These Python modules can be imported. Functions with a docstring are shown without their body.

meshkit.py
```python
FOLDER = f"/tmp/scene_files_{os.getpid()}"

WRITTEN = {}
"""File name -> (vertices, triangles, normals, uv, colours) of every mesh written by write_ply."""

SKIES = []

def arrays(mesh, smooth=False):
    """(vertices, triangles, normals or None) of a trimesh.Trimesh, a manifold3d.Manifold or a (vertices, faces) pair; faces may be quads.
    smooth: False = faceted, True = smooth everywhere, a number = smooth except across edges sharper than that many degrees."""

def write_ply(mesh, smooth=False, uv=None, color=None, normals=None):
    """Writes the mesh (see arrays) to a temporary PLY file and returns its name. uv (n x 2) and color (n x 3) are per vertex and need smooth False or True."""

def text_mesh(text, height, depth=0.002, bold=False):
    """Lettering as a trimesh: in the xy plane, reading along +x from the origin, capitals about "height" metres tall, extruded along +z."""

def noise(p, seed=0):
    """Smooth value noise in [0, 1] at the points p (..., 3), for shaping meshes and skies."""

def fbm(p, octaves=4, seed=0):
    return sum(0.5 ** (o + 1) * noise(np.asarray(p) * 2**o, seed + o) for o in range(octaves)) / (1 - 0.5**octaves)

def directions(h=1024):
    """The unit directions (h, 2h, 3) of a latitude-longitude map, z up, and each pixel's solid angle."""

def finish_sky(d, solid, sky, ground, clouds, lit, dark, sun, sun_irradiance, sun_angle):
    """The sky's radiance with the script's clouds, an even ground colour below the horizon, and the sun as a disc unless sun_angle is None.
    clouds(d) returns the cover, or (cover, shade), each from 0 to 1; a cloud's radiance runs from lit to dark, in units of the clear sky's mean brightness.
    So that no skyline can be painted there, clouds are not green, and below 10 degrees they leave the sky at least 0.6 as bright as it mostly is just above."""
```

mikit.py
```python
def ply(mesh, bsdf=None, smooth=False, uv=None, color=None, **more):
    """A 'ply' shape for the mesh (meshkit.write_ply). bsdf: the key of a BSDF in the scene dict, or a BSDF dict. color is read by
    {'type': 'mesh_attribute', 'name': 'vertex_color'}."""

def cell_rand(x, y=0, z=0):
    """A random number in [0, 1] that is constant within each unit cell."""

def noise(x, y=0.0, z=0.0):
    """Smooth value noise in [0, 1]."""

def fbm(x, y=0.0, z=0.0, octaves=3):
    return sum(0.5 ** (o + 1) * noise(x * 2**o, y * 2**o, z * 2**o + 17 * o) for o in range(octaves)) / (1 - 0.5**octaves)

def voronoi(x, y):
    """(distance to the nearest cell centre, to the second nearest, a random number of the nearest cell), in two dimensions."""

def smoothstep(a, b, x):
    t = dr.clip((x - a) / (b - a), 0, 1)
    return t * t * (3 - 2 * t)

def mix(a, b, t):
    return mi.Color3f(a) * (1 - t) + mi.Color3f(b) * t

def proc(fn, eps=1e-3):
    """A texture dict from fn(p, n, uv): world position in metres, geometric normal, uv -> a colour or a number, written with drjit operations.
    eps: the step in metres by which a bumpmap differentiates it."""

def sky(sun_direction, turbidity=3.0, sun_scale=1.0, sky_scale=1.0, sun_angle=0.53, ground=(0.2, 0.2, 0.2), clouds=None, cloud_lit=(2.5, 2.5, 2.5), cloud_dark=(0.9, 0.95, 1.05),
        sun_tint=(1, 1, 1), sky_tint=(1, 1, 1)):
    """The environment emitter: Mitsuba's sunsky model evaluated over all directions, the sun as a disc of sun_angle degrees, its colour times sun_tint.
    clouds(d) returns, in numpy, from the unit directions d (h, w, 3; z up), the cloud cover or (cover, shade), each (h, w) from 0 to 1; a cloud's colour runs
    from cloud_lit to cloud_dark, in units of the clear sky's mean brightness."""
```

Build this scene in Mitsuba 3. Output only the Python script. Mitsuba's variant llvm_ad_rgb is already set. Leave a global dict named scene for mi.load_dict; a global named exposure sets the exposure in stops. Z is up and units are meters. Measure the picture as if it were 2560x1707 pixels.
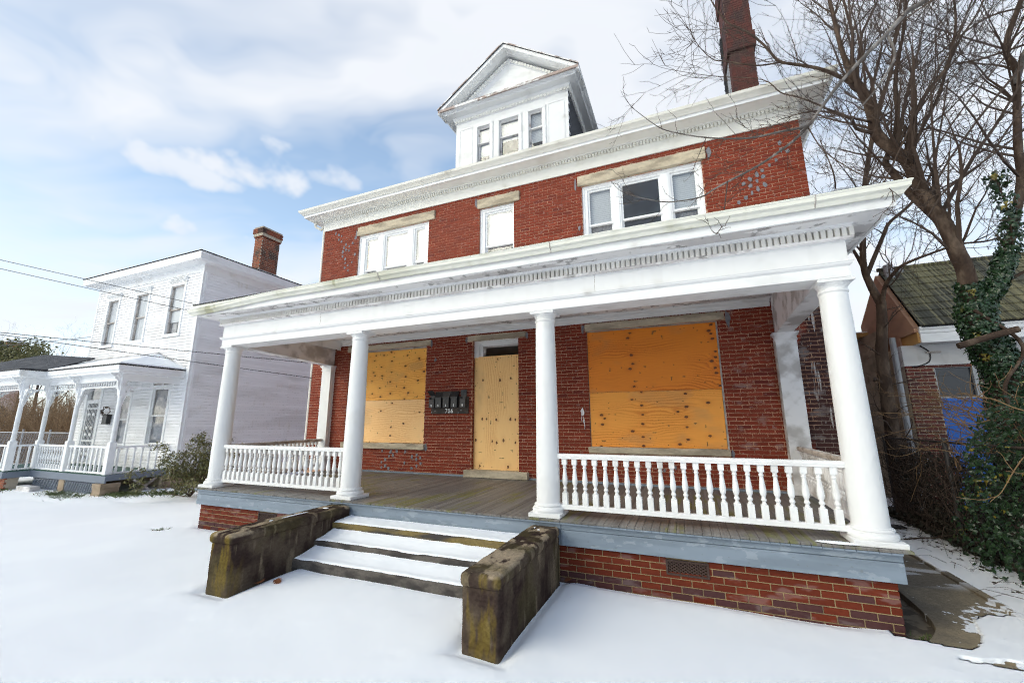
import math
import numpy as np, trimesh, drjit as dr, mitsuba as mi, mikit, meshkit
from mikit import proc, noise, fbm, cell_rand, smoothstep, mix

T = mi.ScalarTransform4f
scene, labels = {}, {}

# ------------------------------------------------------------------ camera, sky, exposure
CAM = np.array([8.5328, -5.4899, 1.1998])
RIGHT = np.array([0.92322179, 0.38425220, -0.00343031])
UP = np.array([0.07769425, -0.17791436, 0.98097405])
FWD = np.array([-0.37633114, 0.90592314, 0.19410860])
FOCAL = 1020.29 / 2560.0
scene['camera'] = {'type': 'perspective', 'fov_axis': 'x', 'fov': math.degrees(2 * math.atan(0.5 / FOCAL)), 'near_clip': 0.05, 'far_clip': 2000.0,
                   'to_world': T().look_at(origin=CAM.tolist(), target=(CAM + FWD).tolist(), up=UP.tolist())}
SUN = np.array([-0.55, -0.68, 0.50])


def smooth(t):
    t = np.clip(t, 0, 1)
    return t * t * (3 - 2 * t)


def cloud_cover(d):
    x, y, z = d[..., 0], d[..., 1], np.maximum(d[..., 2], 0.0)
    az, el = np.degrees(np.arctan2(x, y)), np.degrees(np.arcsin(np.clip(z, 0, 1)))
    h = 1.0 / (z + 0.22)
    pl = np.stack([x * h, y * h, 0 * x], -1)
    rot = np.stack([pl[..., 0] * 0.9 + pl[..., 1] * 0.42, -pl[..., 0] * 0.42 + pl[..., 1] * 0.9, 0 * x], -1)
    warp = meshkit.fbm(rot * 2.1, 4, seed=5) - 0.5
    streak = meshkit.fbm(rot * np.array([0.55, 1.9, 1.0]) + warp[..., None] * 0.9, 6, seed=11)
    wisp = meshkit.fbm(rot * np.array([1.6, 6.0, 1.0]) + warp[..., None] * 2.0, 5, seed=23)
    cover = 0.56 + 1.9 * (streak - 0.47) + 1.5 * (wisp - 0.5)
    cover = np.clip(cover + np.exp(-(((az + 5) / 40) ** 2)) * 0.28, 0.06, 1.0) * 0.97   # a thicker veil behind the house
    cover = cover * (1 - 0.55 * np.exp(-(((np.abs(az) - 180) / 22) ** 2) - ((el - 30) / 14) ** 2))     # the blue gap that the upper window mirrors
    shade = 0.04 + 0.45 * (meshkit.fbm(rot * np.array([1.0, 2.6, 1.0]) + 7.0, 5, seed=31) - 0.45)
    puff = meshkit.fbm(d * 9.0, 5, seed=41) - 0.5
    fine = meshkit.fbm(d * 26.0, 4, seed=43) - 0.5
    for a, e, wa, we, s in ((-61, 29.0, 9.5, 3.3, 1.0), (-66, 26.6, 7.5, 2.2, 0.9), (-55.5, 28.5, 5.5, 2.6, 0.95), (-48.5, 30.2, 4.0, 1.8, 0.7), (-61.5, 20.8, 5.5, 1.8, 0.9), (-57.5, 20.0, 2.5, 2.2, 0.8),
                         (-72, 11.2, 5.0, 1.6, 0.9), (-76, 13.2, 4.0, 1.3, 0.7), (-68, 9.6, 4.0, 1.0, 0.7), (-54.5, 15.5, 3.0, 2.5, 0.8), (-95, 20, 12, 4, 0.9), (-120, 26, 15, 5, 0.9), (70, 24, 14, 5, 0.9), (150, 24, 16, 6, 0.9), (-170, 30, 14, 5, 0.9)):
        da = (az - a + 180) % 360 - 180
        v = (el - e) / we
        q = (da / wa) ** 2 + np.where(v < 0, v * 1.7, v * 0.9) ** 2
        blob = smooth((0.95 - q + 4.2 * puff + 2.6 * fine) * 0.62) * s * 0.9
        under = np.clip(0.35 - 0.75 * v - 1.4 * puff, 0, 1)
        shade = shade * (1 - blob) + blob * (0.04 + 0.40 * under)
        cover = np.maximum(cover, blob)
    return np.clip(cover, 0, 1), np.clip(shade, 0, 1)


scene['sky'] = mikit.sky(SUN, turbidity=3.2, sun_scale=0.21, sky_scale=0.84, sun_angle=36.0, sun_tint=(0.80, 0.98, 1.20), ground=(0.62, 0.63, 0.66), clouds=cloud_cover, cloud_lit=(1.30, 1.34, 1.40), cloud_dark=(1.00, 1.08, 1.22), sky_tint=(1.16, 1.02, 0.90))
exposure = 3.14

# ------------------------------------------------------------------ helpers
_count = {}


def key_for(key):
    n = _count.get(key, 0)
    _count[key] = n + 1
    return key if n == 0 else f'{key}_{n:03d}'


def put(key, mesh, bsdf, smooth=False, **lab):
    """one entry of the scene; a repeated key takes the next three-digit number"""
    key = key_for(key)
    scene[key] = mikit.ply(mesh, bsdf, smooth=smooth)
    if lab:
        labels[key] = lab
    return key


def thing(key, label, category, group=None):
    key = key_for(key)
    labels[key] = {'label': label, 'category': category}
    if group:
        labels[key]['group'] = group
    return key


BV = np.array([[0, 0, 0], [1, 0, 0], [1, 1, 0], [0, 1, 0], [0, 0, 1], [1, 0, 1], [1, 1, 1], [0, 1, 1]], float)
BF = np.array([[0, 2, 1], [0, 3, 2], [4, 5, 6], [4, 6, 7], [0, 1, 5], [0, 5, 4], [1, 2, 6], [1, 6, 5], [2, 3, 7], [2, 7, 6], [3, 0, 4], [3, 4, 7]])


def boxes(rows):
    """many boxes (x0, x1, y0, y1, z0, z1) as one mesh"""
    b = np.asarray(rows, float).reshape(-1, 6)
    lo, hi = b[:, 0::2], b[:, 1::2]
    v = lo[:, None] + BV[None] * (hi - lo)[:, None]
    f = BF[None] + (np.arange(len(b)) * 8)[:, None, None]
    return v.reshape(-1, 3), f.reshape(-1, 3)


def box(*r):
    return boxes([r])


def join(*ms):
    vs, fs, n = [], [], 0
    for v, f in ms:
        v, f = np.asarray(v, float), np.asarray(f, int)
        if f.shape[1] == 4:
            f = np.vstack([f[:, [0, 1, 2]], f[:, [0, 2, 3]]])
        vs.append(v)
        fs.append(f + n)
        n += len(v)
    return np.vstack(vs), np.vstack(fs)


def moved(m, d=(0, 0, 0), rz=0.0, s=1.0):
    v, f = m
    c, q = math.cos(rz), math.sin(rz)
    v = np.asarray(v, float) * s
    return np.stack([v[:, 0] * c - v[:, 1] * q, v[:, 0] * q + v[:, 1] * c, v[:, 2]], 1) + np.asarray(d, float), f


def bevel_box(x0, x1, y0, y1, z0, z1, b=0.01, wob=0.0, seed=0, res=0.12):
    """a box with rounded edges, optionally with an uneven surface"""
    m = trimesh.creation.box(extents=(1, 1, 1))
    ext = np.array([x1 - x0, y1 - y0, z1 - z0])
    n = np.maximum(2, np.ceil(ext / res).astype(int)) if wob else np.array([2, 2, 2])
    ts = []
    for k in range(3):
        e = ext[k]
        inner = np.linspace(b, e - b, n[k] + 1)
        arc = b * (1 - np.cos(np.linspace(0, np.pi / 2, 4)[:-1]))
        ts.append(np.concatenate([b - b * np.sin(np.linspace(np.pi / 2, 0, 4)[:-1]), inner, e - b + b * np.sin(np.linspace(0, np.pi / 2, 4)[1:])]))
    vs, fs, at = [], [], 0
    for k in range(3):
        i, j = (k + 1) % 3, (k + 2) % 3
        A, B = np.meshgrid(ts[i], ts[j], indexing='ij')
        for side in (0, 1):
            p = np.zeros(A.shape + (3,))
            p[..., i], p[..., j], p[..., k] = A, B, ext[k] * side
            na, nb = A.shape
            idx = np.arange(na * nb).reshape(na, nb) + at
            q = np.stack([idx[:-1, :-1], idx[1:, :-1], idx[1:, 1:], idx[:-1, 1:]], -1).reshape(-1, 4)
            fs.append(q if side else q[:, ::-1])
            vs.append(p.reshape(-1, 3))
            at += na * nb
    v = np.vstack(vs)
    c = np.clip(v, b, ext - b)
    d = v - c
    l = np.linalg.norm(d, axis=1, keepdims=True)
    v = np.where(l > 1e-9, c + d / np.maximum(l, 1e-9) * b, v)
    f = np.vstack(fs)
    if wob:
        w = (meshkit.fbm((v + [x0, y0, z0]) * 7.0, 3, seed) - 0.5) * wob + (meshkit.fbm((v + [x0, y0, z0]) * 28.0, 3, seed + 9) - 0.5) * wob * 0.6
        nrm = v - np.clip(v, ext * 0.25, ext * 0.75)
        nrm = np.where(l > 1e-9, d / np.maximum(l, 1e-9), 0)
        for k in range(3):
            on0, on1 = (np.abs(v[:, k]) < 1e-6), (np.abs(v[:, k] - ext[k]) < 1e-6)
            nrm[on0, k], nrm[on1, k] = -1, 1
        v = v + nrm / np.maximum(np.linalg.norm(nrm, axis=1, keepdims=True), 1e-9) * w[:, None]
    m = trimesh.Trimesh(v + [x0, y0, z0], np.vstack([f[:, [0, 1, 2]], f[:, [0, 2, 3]]]), process=False)
    m.merge_vertices(digits_vertex=6)
    return np.array(m.vertices), np.array(m.faces)


def lathe(profile, n=32, caps=True):
    """profile of (radius, z) from the bottom up, turned about z"""
    p = np.asarray(profile, float)
    a = np.arange(n) * 2 * np.pi / n
    v = np.stack([p[:, 0, None] * np.cos(a), p[:, 0, None] * np.sin(a), np.broadcast_to(p[:, 1, None], (len(p), n))], -1).reshape(-1, 3)
    i, j = np.meshgrid(np.arange(len(p) - 1), np.arange(n), indexing='ij')
    q = np.stack([i * n + j, i * n + (j + 1) % n, (i + 1) * n + (j + 1) % n, (i + 1) * n + j], -1).reshape(-1, 4)
    f = np.vstack([q[:, [0, 1, 2]], q[:, [0, 2, 3]]])
    if caps:
        b, t = len(v), len(v) + 1
        v = np.vstack([v, [[0, 0, p[0, 1]], [0, 0, p[-1, 1]]]])
        k = np.arange(n)
        f = np.vstack([f, np.stack([np.full(n, b), (k + 1) % n, k], 1), np.stack([np.full(n, t), (len(p) - 1) * n + k, (len(p) - 1) * n + (k + 1) % n], 1)])
    return v, f


def tube(pts, radii, sides=6):
    p = np.asarray(pts, float)
    t = np.gradient(p, axis=0)
    t /= np.linalg.norm(t, axis=1, keepdims=True) + 1e-12
    ref = np.where(np.abs(t[:, 2:]) < 0.92, [[0, 0, 1.0]], [[1.0, 0, 0]])
    if len(set(map(tuple, ref.tolist()))) > 1:
        ref = np.broadcast_to([[0.31, 0.83, 0.47]], ref.shape)
    a = np.cross(t, ref)
    a /= np.linalg.norm(a, axis=1, keepdims=True) + 1e-12
    b = np.cross(t, a)
    ang = np.arange(sides) * 2 * np.pi / sides
    r = np.broadcast_to(np.asarray(radii, float), (len(p),))
    v = p[:, None] + r[:, None, None] * (np.cos(ang)[None, :, None] * a[:, None] + np.sin(ang)[None, :, None] * b[:, None])
    i, j = np.meshgrid(np.arange(len(p) - 1), np.arange(sides), indexing='ij')
    q = np.stack([i * sides + j, i * sides + (j + 1) % sides, (i + 1) * sides + (j + 1) % sides, (i + 1) * sides + j], -1).reshape(-1, 4)
    f = np.vstack([q[:, [0, 1, 2]], q[:, [0, 2, 3]]])
    n = len(v.reshape(-1, 3))
    k = np.arange(sides)
    end = (len(p) - 1) * sides
    v = np.vstack([v.reshape(-1, 3), p[:1], p[-1:]])
    f = np.vstack([f, np.stack([np.full(sides, n), (k + 1) % sides, k], 1), np.stack([np.full(sides, n + 1), end + k, end + (k + 1) % sides], 1)])
    return v, f


def smooth_path(pts, per=4):
    """Catmull-Rom through the points"""
    p = np.asarray(pts, float)
    if len(p) < 3:
        return np.vstack([p[0] + (p[-1] - p[0]) * t for t in np.linspace(0, 1, per + 1)])
    q = np.vstack([2 * p[0] - p[1], p, 2 * p[-1] - p[-2]])
    out = []
    for i in range(len(p) - 1):
        a, b, c, d = q[i:i + 4]
        for t in np.arange(per) / per:
            out.append(0.5 * (2 * b + (c - a) * t + (2 * a - 5 * b + 4 * c - d) * t * t + (3 * b - a - 3 * c + d) * t ** 3))
    out.append(p[-1])
    return np.array(out)


def sweep_u(profile, xl, xr, yf, yb):
    """a moulding profile of (out, z), closed, swept round a front and its two returns with mitred corners"""
    p = np.asarray(profile, float)
    o, z = p[:, 0], p[:, 1]
    rings = [np.stack([xl - o, 0 * o + yb, z], 1), np.stack([xl - o, yf - o, z], 1), np.stack([xr + o, yf - o, z], 1), np.stack([xr + o, 0 * o + yb, z], 1)]
    n = len(p)
    v = np.vstack(rings)
    fs = []
    for k in range(3):
        for i in range(n):
            j = (i + 1) % n
            fs += [[k * n + i, k * n + j, (k + 1) * n + j], [k * n + i, (k + 1) * n + j, (k + 1) * n + i]]
    for i in range(1, n - 1):
        fs += [[0, i + 1, i], [3 * n, 3 * n + i, 3 * n + i + 1]]
    m = trimesh.Trimesh(v, np.array(fs), process=False)
    trimesh.repair.fix_normals(m)
    return np.array(m.vertices), np.array(m.faces)


def extrude_x(poly, x0, x1):
    """closed (y, z) outline drawn along x"""
    p = np.asarray(poly, float)
    n = len(p)
    from shapely.geometry import Polygon
    m = trimesh.creation.extrude_polygon(Polygon(p), x1 - x0, engine='earcut')
    v = np.array(m.vertices)
    v = np.stack([x0 + v[:, 2], v[:, 0], v[:, 1]], 1)
    return v, np.array(m.faces)


def extrude_y(poly, y0, y1):
    """closed (x, z) outline drawn along y"""
    from shapely.geometry import Polygon
    m = trimesh.creation.extrude_polygon(Polygon(np.asarray(poly, float)), y1 - y0, engine='earcut')
    v = np.array(m.vertices)
    return np.stack([v[:, 0], y0 + v[:, 2], v[:, 1]], 1), np.array(m.faces)[:, ::-1]


def bar(a, b, w, t=None):
    """a square bar from a to b"""
    a, b = np.asarray(a, float), np.asarray(b, float)
    t = t or w
    d = (b - a) / np.linalg.norm(b - a)
    u = np.cross(d, [0, 1, 0] if abs(d[1]) < 0.9 else [1, 0, 0])
    u /= np.linalg.norm(u)
    k = np.cross(d, u)
    c = [a + sx * u * w / 2 + sy * k * t / 2 for sx, sy in ((-1, -1), (1, -1), (1, 1), (-1, 1))]
    v = np.array(c + [q + (b - a) for q in c])
    m = trimesh.Trimesh(v, BF, process=False)
    m.fix_normals()
    return np.array(m.vertices), np.array(m.faces)


def spans(lo, hi, cuts):
    """[lo, hi] without the cut intervals"""
    out = [(lo, hi)]
    for a, b in cuts:
        out = [s for x, y in out for s in ((x, min(y, a)), (max(x, b), y)) if s[1] - s[0] > 0.012]
    return out


def slab_with_holes(x0, x1, z0, z1, y0, y1, holes):
    """a wall in x and z of thickness y0..y1 with rectangular openings (x0, x1, z0, z1)"""
    xs = sorted({x0, x1, *[min(max(h[k], x0), x1) for h in holes for k in (0, 1)]})
    rows = []
    for a, b in zip(xs[:-1], xs[1:]):
        m = (a + b) / 2
        for lo, hi in spans(z0, z1, [(h[2], h[3]) for h in holes if h[0] < m < h[1]]):
            rows.append((a, b, y0, y1, lo, hi))
    return boxes(rows)


def brick_rows(x0, x1, z0, z1, face, depth, holes, BL, CH, joint, zref, rng, xref=0.0, jit=0.0015):
    """running bond: one (x0, x1, y0, y1, z0, z1) per brick"""
    rows = []
    k0 = math.floor((z0 - zref) / CH)
    for k in range(k0, math.ceil((z1 - zref) / CH)):
        a, b = max(zref + k * CH + joint / 2, z0), min(zref + (k + 1) * CH - joint / 2, z1)
        if b - a < 0.012:
            continue
        m = (a + b) / 2
        off = (k % 2) * BL / 2
        free = spans(x0, x1, [(h[0], h[1]) for h in holes if h[2] < m < h[3]])
        i0 = math.floor((x0 - xref + off) / BL) - 1
        for i in range(i0, math.ceil((x1 - xref + off) / BL) + 1):
            p, q = xref + i * BL - off + joint / 2, xref + (i + 1) * BL - off - joint / 2
            for s, t in free:
                u, w = max(p, s), min(q, t)
                if w - u > 0.02:
                    j = rng.uniform(-jit, jit)
                    rows.append((u, w, face + j, face + depth, a, b))
    return np.array(rows)


def in_view(c):
    d = np.asarray(c, float) - CAM
    zc = d @ FWD
    x, y = FOCAL * (d @ RIGHT) / np.maximum(zc, 1e-3), FOCAL * (d @ UP) / np.maximum(zc, 1e-3)
    return (zc > 0.1) & (np.abs(x) < 0.5) & (np.abs(y) < 0.334), np.linalg.norm(d, axis=1)


def split_largest(rows, n, hidden=()):
    """indices of the n pieces that show largest, and the rest"""
    c = (rows[:, 0::2] + rows[:, 1::2]) / 2
    seen, dist = in_view(c)
    for a, b, lo, hi in hidden:
        seen &= ~((c[:, 0] > a) & (c[:, 0] < b) & (c[:, 2] > lo) & (c[:, 2] < hi))
    area = (rows[:, 1] - rows[:, 0]) * (rows[:, 5] - rows[:, 4]) / dist ** 3 * seen
    order = np.argsort(-area)
    big = [i for i in order[:n] if area[i] > 0]
    rest = np.setdiff1d(np.arange(len(rows)), big)
    return np.array(big), rest


# ------------------------------------------------------------------ materials
def dif(tex):
    return {'type': 'diffuse', 'reflectance': tex if isinstance(tex, dict) else {'type': 'rgb', 'value': list(tex)}}


def mat(key, tex, rough=0.6, spec=0.4, both=True, **more):
    tex = tex if isinstance(tex, dict) else {'type': 'rgb', 'value': list(tex)}
    b = {'type': 'principled', 'base_color': tex, 'roughness': rough, 'specular': spec, **more}
    scene[key] = {'type': 'twosided', 'bsdf': b} if both else b
    return key


def C(*v):
    return mi.Color3f(*v)


def clip01(x):
    return dr.clip(x, 0, 1)


def paint_fn(base, dirt, lo=0.54, hi=0.80, amount=0.5, sc=2.2, streak=0.35):
    def fn(p, n, uv):
        a = smoothstep(lo, hi, fbm(p.x * sc + 3.1, p.y * sc, p.z * sc * 1.4, 3))
        s = smoothstep(0.56, 0.82, fbm(p.x * 9, p.y * 9, p.z * 1.3, 2)) * streak
        return mix(base, dirt, clip01(a * amount + s * (0.25 + a)))
    return proc(fn)


mat('m_paint', paint_fn((0.74, 0.74, 0.735), (0.46, 0.44, 0.41), amount=0.34), 0.45)
mat('m_column', paint_fn((0.70, 0.70, 0.695), (0.52, 0.49, 0.43), 0.60, 0.86, 0.22), 0.40)
mat('m_cornice', paint_fn((0.77, 0.76, 0.71), (0.50, 0.46, 0.38), amount=0.28), 0.5)
mat('m_gutter', paint_fn((0.72, 0.71, 0.63), (0.38, 0.37, 0.24), 0.46, 0.72, 0.55, 1.7, 0.9), 0.42)
mat('m_gutter_high', paint_fn((0.74, 0.72, 0.65), (0.46, 0.43, 0.36), 0.5, 0.78, 0.40, 1.7, 0.5), 0.42)
mat('m_trim_white', (0.76, 0.77, 0.78), 0.4)
mat('m_dentil', paint_fn((0.68, 0.66, 0.62), (0.50, 0.47, 0.43), 0.4, 0.7, 0.5, 5.0), 0.7)
mat('m_bare_wood', paint_fn((0.47, 0.43, 0.40), (0.25, 0.21, 0.18), 0.40, 0.65, 0.6, 6.0, 0.6), 0.75)


def peel(base, bare):
    def fn(p, n, uv):
        a = fbm(p.x * 1.1, p.y * 6, p.z * 3, 5)
        b = smoothstep(0.50, 0.60, a + 0.22 * (fbm(p.x * 13, p.y * 21, p.z * 17, 3) - 0.5))
        c = smoothstep(0.60, 0.72, fbm(p.x * 9, p.y * 9, p.z * 9 + 4, 4))
        return mix(mix(base, bare, b * 0.8), (0.16, 0.15, 0.14), c * 0.65)
    return proc(fn)


mat('m_soffit', peel((0.72, 0.70, 0.69), (0.46, 0.43, 0.42)), 0.7)
mat('m_peeling', peel((0.74, 0.72, 0.70), (0.27, 0.17, 0.13)), 0.7)


def grey_wash(p, n, uv):
    a = fbm(p.x * 3.3, p.y * 3.3, p.z * 3.3, 5)
    return mix((0.70, 0.69, 0.70), (0.40, 0.38, 0.37), smoothstep(0.42, 0.66, a))


mat('m_greyed_paint', proc(grey_wash), 0.6)

BLH, CHH, ZR = 0.232, 0.0725, -0.75


def face_brick(p, n, uv):
    u = dr.select(dr.abs(n.y) > 0.6, p.x, p.y)
    row = dr.floor((p.z - ZR) / CHH)
    off = row - 2 * dr.floor(row * 0.5)
    ix = dr.floor((u + off * BLH * 0.5) / BLH)
    r, q = cell_rand(ix, row, 3), cell_rand(ix, row, 9)
    c = mix((0.180, 0.0325, 0.0170), (0.215, 0.042, 0.0225), r)
    c = c * (0.88 + 0.24 * q)
    c = mix(c, (0.125, 0.026, 0.020), smoothstep(0.90, 0.97, cell_rand(ix, row, 5)) * 0.7)
    g = fbm(p.x * 31, p.y * 31, p.z * 44, 3)
    c = c * (0.80 + 0.40 * g)
    # soot and washed-out lime at the downpipe corner of the porch, and lime bloom beside the big window
    low = smoothstep(3.5, 3.2, p.z)
    soot = smoothstep(0.44, 0.56, fbm(p.x * 3.4, 0, p.z * 0.9 + 5, 4) + 0.9 * (p.x - 10.62)) * low * smoothstep(10.2, 10.35, p.x)
    c = mix(c, (0.028, 0.020, 0.020), soot * 0.85)
    drip = smoothstep(0.66, 0.74, fbm(p.x * 17, 0, p.z * 1.6, 3)) * smoothstep(10.5, 10.7, p.x) * low
    bloom = smoothstep(0.60, 0.78, fbm(p.x * 5.5, 3, p.z * 6.5, 4)) * smoothstep(9.3, 9.5, p.x) * low
    speck = smoothstep(0.86, 0.90, noise(p.x * 22, p.y * 22, p.z * 22))
    return mix(c, (0.50, 0.46, 0.44), clip01(drip * 0.8 + bloom * 0.22 + speck * 0.22))


mat('m_brick', proc(face_brick), 0.7, 0.15)


def mortar_fn(p, n, uv):
    a = fbm(p.x * 5, p.y * 5, p.z * 9, 3)
    b = smoothstep(3.4, 3.2, p.z) * smoothstep(10.3, 10.6, p.x)
    return mix(mix((0.50, 0.30, 0.20), (0.26, 0.13, 0.085), smoothstep(0.40, 0.66, a)), (0.17, 0.15, 0.14), b * smoothstep(0.44, 0.60, fbm(p.x * 4, 0, p.z * 1.2, 4)) * 0.8)


mat('m_mortar', proc(mortar_fn), 0.9)
BLB = 0.217


def base_brick(p, n, uv):
    u = dr.select(dr.abs(n.y) > 0.6, p.x, p.y)
    row = dr.floor((p.z - ZR) / CHH)
    off = row - 2 * dr.floor(row * 0.5)
    ix = dr.floor((u + off * BLB * 0.5) / BLB)
    r = cell_rand(ix, row, 3)
    c = mix((0.105, 0.0185, 0.0080), (0.138, 0.0255, 0.0110), r)
    dark = clip01(smoothstep(1.6, 1.4, row) * smoothstep(0.22, 0.3, cell_rand(ix, row, 5)) + smoothstep(0.985, 0.99, cell_rand(ix, row, 6)))
    c = mix(c, (0.055, 0.030, 0.033), dark * 0.8)
    c = c * (0.76 + 0.48 * fbm(p.x * 40, p.y * 40, p.z * 60, 4))
    lime = smoothstep(0.58, 0.74, fbm(p.x * 4.5, 1, p.z * 11, 4))
    return mix(c, (0.55, 0.48, 0.47), lime * 0.12)


mat('m_base_brick', proc(base_brick), 0.7, 0.15)
mat('m_sooty_brick', proc(lambda p, n, uv: mix(mix((0.070, 0.019, 0.014), (0.100, 0.026, 0.018), cell_rand(dr.floor(p.x * 4.6), dr.floor(p.z / 0.0725), 1)), (0.040, 0.022, 0.020), smoothstep(0.42, 0.62, fbm(p.x * 3, p.y * 3, p.z * 1.8, 4)) * 0.8)), 0.7)
mat('m_sooty_mortar', (0.14, 0.095, 0.075), 0.9)
mat('m_base_mortar', paint_fn((0.30, 0.215, 0.115), (0.19, 0.135, 0.08), 0.42, 0.7, 0.7, 8.0), 0.9)


def stone_fn(p, n, uv):
    a = fbm(p.x * 2.1, p.y * 9, p.z * 7, 5)
    b = fbm(p.x * 23, p.y * 23, p.z * 23, 3)
    return mix((0.50, 0.43, 0.32), (0.32, 0.27, 0.20), smoothstep(0.35, 0.68, a)) * (0.82 + 0.36 * b)


mat('m_stone', proc(stone_fn), 0.85)
mat('m_patch', paint_fn((0.20, 0.20, 0.22), (0.13, 0.13, 0.14), 0.4, 0.7, 0.6, 20.0), 0.9)


def plywood(base, dark, knots, vertical, seed, kn=(0.105, 0.030, 0.010)):
    def fn(p, n, uv):
        a, b = (p.z, p.x) if vertical else (p.x, p.z)
        w = b + 0.34 * (fbm(a * 0.7 + seed, b * 1.5, seed, 3) - 0.5) + 0.05 * (fbm(a * 2.6, b * 6 + seed, 2.0, 3) - 0.5)
        spot = mi.Float(0.0)
        halo = mi.Float(0.0)
        for i, (kx, kz) in enumerate(knots):
            ka, kb = (kz, kx) if vertical else (kx, kz)
            da, db = a - ka, b - kb
            e = dr.exp(-(dr.square(da / 0.16) + dr.square(db / 0.050)))
            w += e * (0.045 if i % 2 else -0.045)
            s = 0.019 + 0.009 * (i * 7 % 5) / 5
            r2 = dr.square(da / (s * 1.5)) + dr.square(db / s)
            spot = dr.maximum(spot, smoothstep(1.35, 0.45, r2))
            halo = dr.maximum(halo, dr.exp(-r2 * 0.16))
        g = w * 19
        t = g - dr.floor(g)
        ring = smoothstep(0.25, 0.90, t) * smoothstep(1.0, 0.90, t)
        fine = noise(a * 9 + seed, b * 240, 1.0)
        blot = fbm(a * 1.3 + seed * 2, b * 2.3, 7.0, 4)
        c = mix(base, dark, clip01(ring * 0.95 * smoothstep(0.25, 0.8, noise(a * 1.1 + seed, b * 3.4, seed)) + 0.25 * fine))
        c = mix(c, (0.30, 0.22, 0.13), smoothstep(0.58, 0.78, blot) * 0.26)
        c = mix(c, dark, halo * 0.55)
        nail = smoothstep(0.93, 0.95, noise(a * 17 + seed, b * 17, 3.0))
        return mix(mix(c, kn, spot * 0.94), (0.10, 0.05, 0.02), nail * 0.7)
    return proc(fn)


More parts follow.
